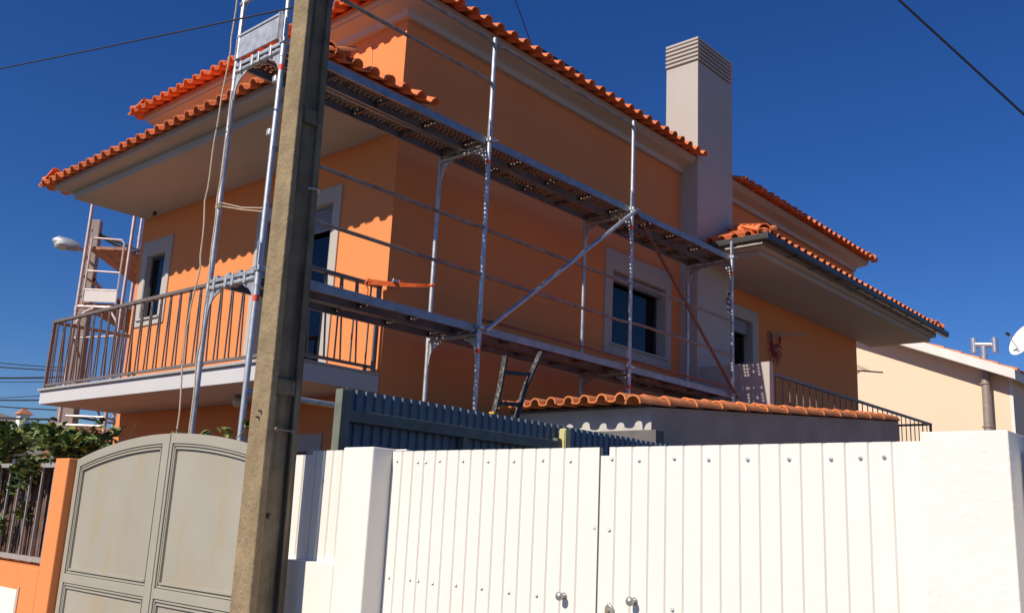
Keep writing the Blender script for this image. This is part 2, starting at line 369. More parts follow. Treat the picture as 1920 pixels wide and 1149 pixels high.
# front balcony slab with granite coping
MB().box(5.11, XF-.002, YW+.004, 13.1, 2.83, 3.005).build('balcony_slab', 'slab_grey', house, bevel=.005)
cop = MB().box(5.075, 5.36, YW-.0, 13.13, 3.005, 3.035); cop.box(5.36, XF-.003, YW, YW+.14, 3.005, 3.035); cop.box(5.36, XF-.003, 12.99, 13.13, 3.005, 3.035)
cop.build('coping', 'granite', house, bevel=.004)
MB().box(5.36, XF-.003, YW+.14, 12.99, 3.005, 3.02).build('balcony_floor', 'paving', house)
def railing(parent, name, pa, pb, z0, z1, pair=.215, slant=.075, posts=True, m='bronze_rail', bottom=.055):
    pa, pb = Vector((*pa, 0)), Vector((*pb, 0)); d = (pb-pa).normalized(); L = (pb-pa).length
    rl = MB().beam(pa+Vector((0, 0, z1-.02)), pb+Vector((0, 0, z1-.02)), .055, .04).build(name, m, parent, bevel=.004)
    MB().beam(pa+Vector((0, 0, z0+bottom)), pb+Vector((0, 0, z0+bottom)), .03, .03).build('bottom_rail', m, rl)
    for t in ([.02, L-.02] if posts else []):
        q = pa+d*t; MB().beam(q+Vector((0, 0, z0-.005)), q+Vector((0, 0, z1-.04)), .04, .04).build('post', m, rl)
    k = 0; x = pair*.6
    while x < L-.06:
        q = pa+d*x; MB().beam(q+Vector((0, 0, z0+bottom)), q+Vector((0, 0, z1-.035)), .014, .014).build('baluster', m, rl)
        if slant and x+slant+.03 < L-.05:
            q2 = pa+d*(x+slant); q3 = pa+d*(x+.02)
            MB().beam(q2+Vector((0, 0, z0+bottom)), q3+Vector((0, 0, z1-.035)), .014, .014).build('baluster', m, rl)
        if k % 7 == 4: MB().beam(q+Vector((0, 0, z0-.002)), q+Vector((0, 0, z0+bottom)), .03, .03).build('foot', m, rl)
        k += 1; x += pair
    return rl
railing(house, 'balcony_railing', (5.13, 13.05), (5.13, YW+.06), 3.03, 3.975)
railing(house, 'balcony_railing', (5.15, YW+.035), (XF-.05, YW+.035), 3.03, 3.975, pair=.2, posts=True)
railing(house, 'balcony_railing', (5.15, 13.07), (XF-.03, 13.07), 3.03, 3.975, pair=.2, posts=False)
# globe lamp under the balcony, lamp under the soffit
lp = MB().tube([(5.7, 9.2, 2.831), (5.7, 9.2, 2.79)], .035, 10).build('globe_lamp', 'frame_grey', house, smooth=True)
MB().sphere((5.7, 9.2, 2.745), .055).build('globe', 'lamp_glass', lp, smooth=True)
MB().tube([(6.12, 12.62, 5.752), (6.12, 12.62, 5.715), (6.09, 12.62, 5.70)], .025, 8).build('soffit_lamp', 'frame_dark', house, smooth=True)

# front pent roof over the balcony (soffit, stepped fascia, tiles)
X0, Y0, Y1 = 5.15, 7.48, 13.11
pent = MB().box(X0, XF-.001, Y0, Y1, 5.75, 5.86).build('balcony_roof', 'trim', house, bevel=.006)
fz = MB(); rr = [(XF-.001, 12)]; prof = [(0, 5.855), (.15, 5.862), (.20, 5.872), (.215, 5.885), (.215, 5.955), (0, 5.955)]
def u_loop(o, z): return [(XF+.15, Y0-o, z), (X0-o, Y0-o, z), (X0-o, Y1+o, z), (XF-.001, Y1+o, z)]
fz.ring([u_loop(o, z) for o, z in prof], closed=False)
fz.build('fascia', 'trim', pent)
TH = math.tan(R(25)); ez = 5.895; ex = 4.82; ey0, ey1 = 6.92, 13.5
run = XF-ex
def deck_poly(roof, pts):
    mb_ = MB(); n_ = len(pts); mb_.add([(x, y, z-.012) for x, y, z in pts]+[(x, y, z-.045) for x, y, z in pts],
        [tuple(range(n_)), tuple(range(2*n_-1, n_-1, -1))]+[(i, (i+1) % n_, (i+1) % n_+n_, i+n_) for i in range(n_)]); mb_.build('roof_deck', 'tile_old', roof)
s_ = .17
deck_poly(pent, [(ex+s_, ey0+s_, ez+s_*TH), (ex+s_, ey1-s_, ez+s_*TH), (XF, ey1-run, ez+run*TH), (XF, ey0+run, ez+run*TH)])
deck_poly(pent, [(ex+s_, ey0+s_, ez+s_*TH), (XF, ey0+run, ez+run*TH), (XF, ey0+s_, ez+s_*TH)])
deck_poly(pent, [(XF+.01, ey0+s_, ez+s_*TH), (XF+.01, YW, ez+(YW-ey0)*TH), (6.30, YW, ez+(YW-ey0)*TH), (6.30, ey0+s_, ez+s_*TH)])
deck_poly(pent, [(ex+s_, ey1-s_, ez+s_*TH), (XF, ey1-s_, ez+s_*TH), (XF, ey1-run, ez+run*TH)])
LL = ey1-ey0
tile_slope(pent, (ex, ey1, ez), (0, -1, 0), (1, 0, 0), LL, TH, run-.05, lambda s, t: t-.12 < s < LL-t+.12)
tile_slope(pent, (ex, ey0, ez), (1, 0, 0), (0, 1, 0), 6.33-ex, TH, run, lambda s, t: s > t-.08 and (t < YW-ey0-.02 or s < XF-ex-.12), obj_rows=4)
tile_slope(pent, (XF, ey1, ez), (-1, 0, 0), (0, -1, 0), XF-ex, TH, run, lambda s, t: s < run-t+.08, obj_rows=1)
hip_line(pent, (ex+.05, ey0+.05, ez+.05*TH), (XF-.1, ey0+run-.1, ez+(run-.1)*TH))
hip_line(pent, (ex+.05, ey1-.05, ez+.05*TH), (XF-.1, ey1-run+.1, ez+(run-.1)*TH))
MB().box(XF-.03, XF+.002, 8.3, 12.3, ez+run*TH+.05, ez+run*TH+.12).build('flashing', 'orange', pent)

# attic cornice and main hipped roof
AY = 12.83
cor = MB(); prof = [(-.02, 7.10), (.07, 7.10), (.085, 7.15), (.10, 7.175), (.15, 7.20), (.215, 7.225), (.24, 7.235), (.24, 7.255), (.265, 7.262), (.275, 7.27), (.275, 7.345), (-.02, 7.345)]
cor.ring([rect_loop(XF, XB-.15, YW, AY, o, z) for o, z in prof]); main = cor.build('main_roof', 'trim', house, smooth=True)
TM = math.tan(R(21)); mz = 7.29; a0, a1, b0, b1 = 5.79, 19.2, 7.0, 13.25; half = (b1-b0)/2; zt = mz+half*TM
deck_poly(main, [(a0+.24, b0+.24, mz+.24*TM), (a1-.24, b0+.24, mz+.24*TM), (a1-half, b0+half, zt), (a0+half, b0+half, zt)])
deck_poly(main, [(a0+s_, b1-s_, mz+s_*TM), (a0+half, b0+half, zt), (a1-half, b0+half, zt), (a1-s_, b1-s_, mz+s_*TM)])
deck_poly(main, [(a0+s_, b0+s_, mz+s_*TM), (a0+half, b0+half, zt), (a0+s_, b1-s_, mz+s_*TM)])
deck_poly(main, [(a1-s_, b0+s_, mz+s_*TM), (a1-s_, b1-s_, mz+s_*TM), (a1-half, b0+half, zt)])
LX, LY = a1-a0, b1-b0
CH0, CH1 = 12.12, 13.24
tile_slope(main, (a0, b0, mz), (1, 0, 0), (0, 1, 0), LX, TM, half-.1, lambda s, t: t-.1 < s < LX-t+.1, skip=lambda s, t: CH0-.02 < s+a0 < CH1 and t < .8)
tile_slope(main, (a0, b1, mz), (0, -1, 0), (1, 0, 0), LY, TM, half-.1, lambda s, t: t-.1 < s < LY-t+.1)
tile_slope(main, (a1, b0, mz), (0, 1, 0), (-1, 0, 0), LY, TM, half-.1, lambda s, t: t-.1 < s < LY-t+.1)
tile_slope(main, (a1, b1, mz), (-1, 0, 0), (0, -1, 0), LX, TM, half-.1, lambda s, t: t-.1 < s < LX-t+.1, obj_rows=0)
for p, q in (((a0, b0), (a0+half, b0+half)), ((a0, b1), (a0+half, b0+half)), ((a1, b0), (a1-half, b0+half)), ((a1, b1), (a1-half, b0+half))):
    hip_line(main, (p[0]+(.05 if p[0] < 10 else -.05), p[1]+(.05 if p[1] < 10 else -.05), mz+.02), (q[0], q[1], zt))
hip_line(main, (a0+half, b0+half, zt), (a1-half, b0+half, zt), step=.33)

# chimney stack with louvred head
chim = MB().box(CH0, CH1, 7.145, 7.74, 0, 9.0).build('chimney', 'trim', house, bevel=.006)
MB().box(CH0+.08, CH1-.08, 7.22, 7.66, 9.0, 9.36).build('flue_core', 'interior', chim)
for k in range(5):
    z = 9.035+k*.072
    MB().box(CH0-.012, CH1+.012, 7.138, 7.752, z, z+.038).build('louvre', 'trim', chim, bevel=.004)
MB().box(CH0-.012, CH1+.012, 7.138, 7.752, 9.385, 9.425).build('cap', 'trim', chim, bevel=.006)
# notice fixed on the chimney breast
sg = MB().box(13.0, 13.21, 7.14, 7.149, 4.99, 5.37).build('notice_board', 'sign_white', None, org=(13.1, 7.145, 5.18)); tag(sg, 'small white notice with a dark purple band fixed to the grey chimney breast', 'sign')
MB().box(13.0, 13.21, 7.136, 7.139, 5.12, 5.235).build('band', 'sign_band', sg)
MB().box(13.05, 13.15, 7.136, 7.139, 5.285, 5.335).build('emblem', 'sign_ink', sg)
for a, b, z in ((13.02, 13.07, 5.03), (13.09, 13.13, 5.035), (13.15, 13.19, 5.03)): MB().box(a, b, 7.136, 7.139, z, z+.035).build('print_mark', 'sign_ink', sg)
for a, b in ((13.02, 13.075), (13.085, 13.125), (13.135, 13.19)): MB().box(a, b, 7.133, 7.1355, 5.155, 5.2).build('lettering', 'sign_white', sg)
for k in range(2): MB().box(13.03, 13.17, 7.136, 7.139, 5.25+k*.014, 5.257+k*.014).build('lettering', 'sign_ink', sg)

# side pent roof on the right with gutter
gx0, gx1, gy = 12.1, 20.1, 6.0
side = MB().box(gx0+.2, gx1-.25, gy+.2, YW-.001, 5.62, 5.70).build('side_roof', 'trim', house, bevel=.006)
fz = MB(); fz.ring([[(gx0+.2-o, YW-.001, z), (gx0+.2-o, gy+.2-o, z), (gx1-.25+o, gy+.2-o, z), (gx1-.25+o, YW-.001, z)] for o, z in ((0, 5.70), (.05, 5.705), (.09, 5.73), (.09, 5.83), (0, 5.83))], closed=False)
fz.build('fascia', 'trim', side)
s_ = .1; sz = 5.86; sr = YW-gy; TS = math.tan(R(24))
deck_poly(side, [(gx0+s_, gy+s_, sz+s_*TS), (gx1-s_, gy+s_, sz+s_*TS), (gx1-sr, YW, sz+sr*TS), (gx0+sr, YW, sz+sr*TS)])
deck_poly(side, [(gx0+s_, gy+s_, sz+s_*TS), (gx0+sr, YW, sz+sr*TS), (gx0+s_, YW, sz+s_*TS)])
deck_poly(side, [(gx1-s_, gy+s_, sz+s_*TS), (gx1-s_, YW, sz+s_*TS), (gx1-sr, YW, sz+sr*TS)])
LS = gx1-gx0
inch = lambda x, y: CH0-.1 < x < CH1+.05 and y > 7.05
tile_slope(side, (gx0, gy, sz), (1, 0, 0), (0, 1, 0), LS, TS, sr-.03, lambda s, t: t-.08 < s < LS-t+.08, skip=lambda s, t: inch(gx0+s, gy+t))
tile_slope(side, (gx0, 7.08, sz), (0, -1, 0), (1, 0, 0), 7.08-gy, TS, sr, lambda s, t: s < 7.08-gy-t+.1, obj_rows=9, skip=lambda s, t: inch(gx0+t, 7.08-s))
tile_slope(side, (gx1, gy, sz), (0, 1, 0), (-1, 0, 0), sr, TS, sr, lambda s, t: s > t-.08)
hip_line(side, (gx0+.04, gy+.04, sz+.02), (gx0+.98, gy+.98, sz+.98*TS), step=.3, lift=.06)
hip_line(side, (gx1-.04, gy+.04, sz+.02), (gx1-1.35, gy+1.35, sz+1.35*TS))
def gutter_profile(): return [(0, .05), (-.015, .05), (-.015, .03), (-.012, -.03), (.01, -.055), (.075, -.055), (.095, -.03), (.095, .05), (.085, .05), (.085, -.02), (.07, -.04), (.02, -.04), (.002, -.02)]
gm = MB(); gm.prism([(gy-.07+u, sz-.06+v) for u, v in gutter_profile()], 'x', gx0+.0, gx1+.05); gm.build('gutter', 'gutter', side)
gm = MB(); gm.prism([(gx0-.09+u, sz-.062+v) for u, v in gutter_profile()], 'y', gy-.082, 6.95); gm.build('gutter', 'gutter', side)
MB().box(gx0-.108, gx0+.02, gy-.088, gy-.083, sz-.12, sz-.008).build('gutter_end', 'gutter', side)
for k in range(9): MB().box(13+k*.8, 13.03+k*.8, gy-.088, gy+.12, sz-.125, sz-.118).build('gutter_bracket', 'gutter', side)

# side balcony on the right
MB().box(12.2, 19.2, 6.02, YW-.002, 2.72, 2.9).build('side_balcony_slab', 'trim', house, bevel=.005)
MB().box(12.2, 12.32, 6.02, 7.145, 2.9, 3.99).build('parapet', 'trim', house, bevel=.006)
railing(house, 'side_railing', (12.33, 6.06), (19.15, 6.06), 2.9, 3.855, pair=.23, slant=0)
railing(house, 'side_railing', (19.15, 6.08), (19.15, YW+.3), 2.9, 3.855, pair=.23, slant=0, posts=False)
# clothes airer arms on the side wall and red crab ornament
ar = MB().beam((15.05, YW-.02, 5.1), (15.05, YW-.02, 4.96), .03, .03).build('clothes_airer', 'bar', None, org=(15.05, YW, 5.03)); tag(ar, 'grey clothes airer arm on the shaded orange wall above the crab', 'clothes airer')
MB().tube([(15.05, YW-.03, 5.06), (15.9, YW-.34, 5.14)], .014, 8).build('arm', 'bar', ar); MB().tube([(15.05, YW-.03, 4.95), (15.4, YW-.16, 5.09)], .01, 8).build('strut', 'bar', ar)
ar = MB().beam((19.075, YW+.25, 5.06), (19.075, YW+.25, 4.8), .03, .04).build('clothes_airer', 'bar', None, org=(19.08, YW+.25, 4.95)); tag(ar, 'folding clothes airer sticking out past the rear corner toward the cream house', 'clothes airer')
MB().tube([(19.08, YW+.2, 5.02), (20.25, YW-.1, 5.12)], .016, 8).build('arm', 'bronze_rail', ar); MB().tube([(19.08, YW+.2, 4.8), (19.45, YW+.1, 5.03)], .012, 8).build('strut', 'bronze_rail', ar)
for k in range(3): MB().tube([(19.08, YW+.2, 5.12+k*.05), (19.7+k*.22, YW+.05, 5.085+k*.015)], .005, 5).build('line', 'cable', ar)
CC = Vector((15.25, YW-.03, 4.80))
cr = MB().sphere(CC, .10, 14, 8, (1.1, .3, .75)).build('crab_ornament', 'crab', None, smooth=True, org=tuple(CC)); tag(cr, 'dark red crab ornament hung on the shaded orange wall', 'ornament')
for s in (-1, 1):
    for k in range(4):
        a = R(-75+k*30); q = Vector((math.cos(a)*s, 0, math.sin(a))); b = CC+q*.08
        MB().tube([b, b+q*.12+Vector((0, -.02, .03)), b+q*.21+Vector((0, 0, -.03))], [.017, .013, .005], 6).build('claw_leg', 'crab', cr, smooth=True)
    b = CC+Vector((s*.07, 0, .06))
    c1 = MB().tube([b, b+Vector((s*.09, -.02, .07)), b+Vector((s*.1, -.02, .15))], [.017, .02, .022], 7).build('pincer', 'crab', cr, smooth=True)
    for d in (-1, 1): MB().tube([b+Vector((s*.1, -.02, .145)), b+Vector((s*.1+d*.025, -.02, .18)), b+Vector((s*.1+d*.008, -.02, .23))], [.016, .012, .003], 6).build('claw', 'crab', c1, smooth=True)
bx = MB().tube([(13.9, 6.35, 2.905), (13.9, 6.35, 3.17)], [.17, .21], 14); bx.build('tub', 'green_plastic', None, smooth=True, org=(13.9, 6.35, 2.905))
tag(bpy.data.objects['tub'], 'dark green plastic tub on the side balcony floor', 'tub')
# solar panel
PZ = lambda y, d: mz+(y-b0)*TM+d
sp = MB(); sp.add([(x, y, PZ(y, d+e)) for d in (0, -.06) for x, y, e in ((8.85, 7.7, .42), (9.85, 7.7, .42), (9.85, 8.9, .62), (8.85, 8.9, .62))],
    [(0, 1, 2, 3), (7, 6, 5, 4), (0, 4, 5, 1), (1, 5, 6, 2), (2, 6, 7, 3), (3, 7, 4, 0)])
so_ = sp.build('solar_panel', 'solar', None, org=(9.35, 8.2, mz+.5)); tag(so_, 'dark solar panel tilted above the tiles of the main roof', 'solar panel')
for x in (8.95, 9.75):
    for y, e in ((7.8, .4), (8.8, .56)): MB().beam((x, y, PZ(y, .05)), (x, y, PZ(y, e)), .03, .03).build('foot', 'zinc', so_)

# ------------------------------------------------------------------ scaffold along the side wall
SX = [4.0, 6.57, 9.2, 11.75]; YO, YI = 6.36, 7.09
scaf = thing('scaffold', (7.9, 6.7, 0), 'galvanised two-deck scaffold with perforated planks along the shaded orange wall', 'scaffold')
tops = [(8.1, 8.1), (6.65, 5.47), (6.66, 5.47), (5.71, 5.47)]
for i, x in enumerate(SX):
    for y, zt_ in ((YO, tops[i][0]), (YI, tops[i][1])):
        po = MB().tube([(x, y, .12), (x, y, zt_)], .0242, 12).build('post', 'steel', scaf, smooth=True)
        MB().box(x-.07, x+.07, y-.07, y+.07, .0, .012).build('base_plate', 'steel', po); MB().tube([(x, y, .012), (x, y, .2)], .016, 8).build('jack', 'steel', po)
        for zj in (3.42, 5.42):
            if zj < zt_-.1:
                MB().tube([(x, y, zj-.09), (x, y, zj+.02)], .0275, 12).build('collar', 'steel', po, smooth=True)
                if y == YO: MB().tube([(x, y, zj-.215), (x, y, zj-.165)], .0262, 12).build('marker_band', 'red_mark', po, smooth=True)
                if y == YO:
                    MB().tube([(x-.04, y-.015, zj+.05), (x-.04, y-.015, zj+.28)], .007, 6).build('pin', 'steel', po)
                    cp = MB().box(x-.035, x+.045, y-.045, y+.03, zj+.03, zj+.075).build('coupler', 'steel', po, bevel=.008)
                    MB().tube([(x+.02, y-.03, zj+.05), (x+.075, y-.05, zj+.06)], .009, 6).build('wedge', 'steel', po)
        for k, zz in enumerate((4.0, 4.5, 5.0)):
            if y == YO: MB().tube([(x-.012, y-.0235, zz), (x-.012, y-.027, zz)], .006, 6).build('hole_plug', 'frame_dark', po)
    for z in (3.40, 5.40):
        trn = MB().tube([(x, YO, z), (x, YI, z)], .0242, 10).build('transom', 'steel', scaf, smooth=True)
        MB().beam((x-.02, YO+.02, z+.055), (x-.02, YI-.02, z+.055), .012, .03).build('lock_bar', 'steel', trn)
        for s, y in ((1, YO), (-1, YI)):                         # curved gusset plates
            arc = [(y+s*.03, z-.03), (y+s*.2, z-.03)]
            arc += [(y+s*(.2-.17*math.sin(t)), z-.05-.19*(1-math.cos(t))) for t in [R(10*k) for k in range(1, 10)]]
            arc += [(y+s*.02, z-.28)]
            MB().prism(arc, 'x', x-.006, x+.006).build('gusset', 'steel', trn)
# planks
PW = .32
def plank_mesh(L, clusters):
    mb = MB(); rows = 6; nc = int(L/.0585); cw = (PW-.05)/rows; cl = L/nc; r = .0130
    for i in range(nc):
        for j in range(rows):
            x0_, x1_ = i*cl, (i+1)*cl; y0_, y1_ = .025+j*cw, .025+(j+1)*cw; xc, yc = (x0_+x1_)/2, (y0_+y1_)/2
            solid = (i % 14 in (0,)) or (clusters and ((i % 7 in (5, 6)) or (j in (2,) and i % 2) or (j == 3 and not i % 2)))
            if not clusters: xc += .4*(cl-2*r)*(1 if j % 2 else -1)*.5
            c4 = [(x0_, y0_, 0), (x1_, y0_, 0), (x1_, y1_, 0), (x0_, y1_, 0)]
            if solid: mb.add(c4, [(0, 1, 2, 3)]); continue
            o8 = [(x0_, y0_), (xc, y0_), (x1_, y0_), (x1_, yc), (x1_, y1_), (xc, y1_), (x0_, y1_), (x0_, yc)]
            rr_ = r*(1.25 if clusters else 1)
            i8 = [(xc+rr_*math.cos(t), yc+rr_*math.sin(t)) for t in [R(225+45*k) for k in range(8)]]
            mb.add([(a, b, 0) for a, b in o8]+[(a, b, -.002) for a, b in i8], [(k, (k+1) % 8, (k+1) % 8+8, k+8) for k in range(8)])
    me = mb.mesh('plank', 'steel_dull'); return me
def plank_frame(L):
    mb = MB()
    for y0_, y1_, s in ((0, .025, 1), (PW-.025, PW, -1)):
        mb.box(0, L, y0_, y1_, -.004, .003)
        ya = 0 if s == 1 else PW-.004; mb.box(0, L, ya, ya+.004, -.072, -.004)
        yb = 0 if s == 1 else PW-.03; mb.box(0, L, yb, yb+.03, -.076, -.072)
    return mb.mesh('plank_frame', 'plank_edge')
pm, pmc, pf = plank_mesh(2.52, False), plank_mesh(2.52, True), plank_frame(2.52)
pcs = MB().box(0, .03, .004, PW-.004, -.045, -.004).mesh('stiffener', 'steel_dull')
HOOK = MB().box(0, .03, 0, .04, -.09, .002).mesh('hook', 'steel')
for lv, z in enumerate((3.497, 5.507)):
    for i in range(3):
        for y in (YO+.02, YO+.37):
            L = SX[i+1]-SX[i]; M = Matrix.Translation((SX[i]+.025, y, z)) @ Matrix.Diagonal((L/2.57, 1, 1, 1))
            dk = place(pmc if (i == 2 and lv == 1) else pm, 'plank', scaf, M)
            c2 = bpy.data.objects.new('plank_frame', pf); COL.objects.link(c2); c2.parent = dk
            for xs in (.02, .63, 1.26, 1.89, 2.48):
                c2 = bpy.data.objects.new('stiffener', pcs); COL.objects.link(c2); c2.parent = dk; c2.location.x = xs
            for xe in (-.035, 2.525):
                for yy in (.05, PW-.09): c2 = bpy.data.objects.new('hook', HOOK); COL.objects.link(c2); c2.parent = dk; c2.location = (xe, yy, 0)
# guard rails
def grail(x0, x1, z, r=.019, m='steel_rail', dy=-.035, z2=None):
    MB().tube([(x0+.01, YO, z), (x0+.14, YO+dy, z), (x1-.14, YO+dy, z if z2 is None else z2), (x1-.01, YO, z if z2 is None else z2)], r, 8).build('guard_rail', m, scaf, smooth=True)
for i in range(3):
    for z in (4.02, 4.515):
        grail(SX[i], SX[i+1], z, dy=.03 if i < 2 else -.03, m='steel_rail')
grail(SX[0], SX[1], 6.11); grail(SX[0], SX[1], 6.57); grail(SX[1], SX[2], 6.57)
grail(SX[1], SX[2], 3.55, m='rusty', r=.017); grail(SX[2], SX[3], 3.55, m='rusty', r=.017)
MB().tube([(4.0, YO, 2.485), (6.57, YO, 2.48)], .0242, 10).build('ledger', 'steel', scaf, smooth=True)
MB().tube([(SX[1]+.04, YO-.05, 3.44), (SX[2], YO-.05, 5.44)], .024, 10).build('diagonal_brace', 'steel', scaf, smooth=True)
MB().tube([(SX[2]+.05, YO-.04, 5.42), (SX[3]+.06, YO-.04, 3.44)], .02, 10).build('diagonal_brace', 'rusty', scaf, smooth=True)
# end toe board and guard frame at the pole end
tb = MB().box(3.955, 3.97, 6.40, 7.04, 5.50, 5.71).build('toe_board', 'steel', scaf)
MB().box(3.945, 3.985, 6.40, 7.04, 5.71, 5.73).build('toe_board_lip', 'steel', tb); MB().box(3.945, 3.98, 6.392, 6.40, 5.49, 5.76).build('toe_board_clip', 'steel', tb); MB().box(3.945, 3.98, 7.04, 7.048, 5.49, 5.73).build('toe_board_clip', 'steel', tb)
for zb in (5.40, 3.40):
    for y in (6.50, 6.68, 6.78, 6.96): MB().box(3.965, 4.035, y, y+.035, zb-.03, zb+.075).build('claw', 'steel', scaf, bevel=.006)
eg = MB().tube([(3.96, 7.02, 5.5), (3.96, 7.02, 6.0), (3.96, 7.02, 6.32)], .012, 8).build('end_guard', 'steel', scaf, smooth=True)
for z in (6.06, 6.55): MB().tube([(3.965, 6.38, z), (3.965, 7.08, z)], .017, 8).build('end_guard_bar', 'steel', eg, smooth=True)
# wall tie on the inner post
MB().tube([(9.2, YI, 3.08), (9.2, YW+.02, 3.08)], .012, 8).build('wall_tie', 'steel', scaf)
MB().box(3.965, 4.03, YO+.02, YO+.07, 4.62, 4.68).build('coupler', 'steel', scaf, bevel=.01); MB().box(3.965, 4.03, YO+.02, YO+.07, 5.1, 5.16).build('coupler', 'steel', scaf, bevel=.01)

# orange ratchet strap tying the scaffold to the balcony rail
sp0, sp1 = Vector((5.98, YW+.02, 3.965)), Vector((6.57, YI, 4.0))
st = MB()
for off in (-.012, .012):
    pts = [sp0+(sp1-sp0)*t+Vector((0, 0, off*(1-t)*1.5-.012*math.sin(math.pi*t))) for t in [k/8 for k in range(9)]]
    for a, b in zip(pts[:-1], pts[1:]): st.beam(a, b, .006, .026)
strap = st.build('ratchet_strap', 'strap', None, org=tuple(sp0)); tag(strap, 'bright orange ratchet strap between balcony railing and inner scaffold post', 'strap')
cx_ = sp0+(sp1-sp0)*.45
MB().beam(cx_+Vector((-.05, 0, .022)), cx_+Vector((.05, 0, .026)), .03, .03).build('buckle', 'zinc', strap, bevel=.005)
MB().beam(cx_+Vector((.03, -.012, .018)), cx_+Vector((.085, -.012, .02)), .02, .035).build('ratchet_handle', 'strap', strap, bevel=.004)
lp_ = MB().tube([sp0+Vector((0, -.05, .03)), sp0+Vector((-.03, -.03, -.03)), sp0+Vector((.0, -.04, -.08)), sp0+Vector((.01, -.035, -.2))], .009, 6); lp_.build('loose_end', 'strap', strap)
MB().tube([(6.57+.03*math.cos(t), YI+.03*math.sin(t), 4.0) for t in [R(45*k) for k in range(9)]], .012, 6).build('loop', 'strap', strap)

# two ropes hanging down the end post
def rope(pts, label, name='rope'):
    out = []
    for i in range(len(pts)-1):
        a, b = Vector(pts[i]), Vector(pts[i+1])
        for k in range(6): out.append(a+(b-a)*k/6+Vector((0, .010*math.sin(i*2.1+k), .0)))
    out.append(Vector(pts[-1]))
    o = MB().tube(out, .0068, 6).build(name, 'rope', None, smooth=True, org=tuple(out[-1])); tag(o, label, 'rope'); return o
rope([(3.95, 7.12, 7.4), (3.94, 7.125, 6.4), (3.94, 7.13, 5.6), (3.93, 7.17, 4.9), (3.94, 7.23, 4.2), (3.94, 7.18, 3.6), (3.92, 7.24, 3.0), (3.93, 7.19, 2.2), (3.93, 7.2, 1.2)], 'pale rope hanging on the balcony side of the end scaffold post')
rope([(3.96, 7.04, 5.2), (3.95, 7.02, 4.7), (3.95, 7.05, 4.1), (3.94, 7.0, 3.4), (3.94, 7.04, 2.8), (3.94, 7.01, 2.1), (3.94, 7.03, 1.2)], 'pale rope hanging between the two end scaffold posts')
rp_ = MB()
for d in (0, .03): rp_.tube([(4.0, 7.07, 4.14+d), (4.0, 6.72, 4.04+d*.6), (4.0, 6.39, 3.96+d)], .005, 6)
for k in range(4): rp_.tube([(4.0+.03*math.cos(t), 7.09+.03*math.sin(t), 4.12+k*.013) for t in [R(45*q) for q in range(9)]], .006, 6)
tag(rp_.build('rope', 'rope', None, smooth=True, org=(4.0, 7.09, 4.1)), 'thin doubled cord lashed across between the two end scaffold posts', 'rope')

# ------------------------------------------------------------------ utility pole in front
pole = thing('utility_pole', (2.7, 3.96, .1), 'weathered concrete utility pole standing between the grey gate and white wall', 'utility pole')
def pole_pt(u, v, z):
    k = 1-(z-1.1)*.0455; k = max(k, .6); lean = (z-1.1)*.018
    return (2.7+u*k*(1-.012*max(z-1.1, 0)), 3.982+lean+v*k*1.0, z)
def pole_box(mb, u0, u1, v0, v1, z0, z1, steps=8):
    loops = []
    for i in range(steps+1):
        z = z0+(z1-z0)*i/steps; loops.append([pole_pt(a, b, z) for a, b in ((u0, v0), (u1, v0), (u1, v1), (u0, v1))])
    mb.ring(loops); b = len(mb.v); mb.f += [tuple(range(b-4, b))]
hu, hv = .1, .0815
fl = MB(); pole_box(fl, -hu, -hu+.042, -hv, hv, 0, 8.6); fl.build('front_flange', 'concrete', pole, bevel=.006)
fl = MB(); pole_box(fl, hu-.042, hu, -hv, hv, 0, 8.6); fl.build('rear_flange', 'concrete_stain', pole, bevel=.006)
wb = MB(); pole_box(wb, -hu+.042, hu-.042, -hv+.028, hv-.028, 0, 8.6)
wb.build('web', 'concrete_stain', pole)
for z0, z1 in ((0, .9), (2.16, 2.24), (3.62, 3.71), (5.2, 5.3), (6.8, 6.9)):
    b_ = MB(); pole_box(b_, -hu+.04, hu-.04, -hv+.002, hv-.002, z0, z1, 2); b_.build('rib', 'concrete_stain', pole, bevel=.01)
for (u, v, z), (u2, v2, z2) in (((-.045, -hv-.004, 1.985), (.055, -hv-.004, 1.985)),):
    MB().tube([pole_pt(u, v, z), pole_pt(u2, v2, z2)], .006, 8).build('bolt_rod', 'steel_dull', pole)
    for q in (u, u2): MB().sphere(pole_pt(q, -hv-.005, z), .012, 8, 5).build('nut', 'steel_dull', pole, smooth=True)
MB().sphere(pole_pt(-.02, -hv+.02, 1.57), .014, 8, 5).build('bolt', 'steel_dull', pole, smooth=True)
for d in (0, .03): MB().tube([pole_pt(-hu-.02, -.02+d*.5, 2.07-d), pole_pt(-hu+.01, -.02+d*.5, 2.07-d)], .006, 6).build('bolt', 'rusty', pole)
MB().tube([pole_pt(.02, -hv-.004, 3.26), pole_pt(.1, -hv-.008, 3.27), pole_pt(.125, -hv+.03, 3.27)], .007, 6).build('cable_tie', 'zinc', pole)

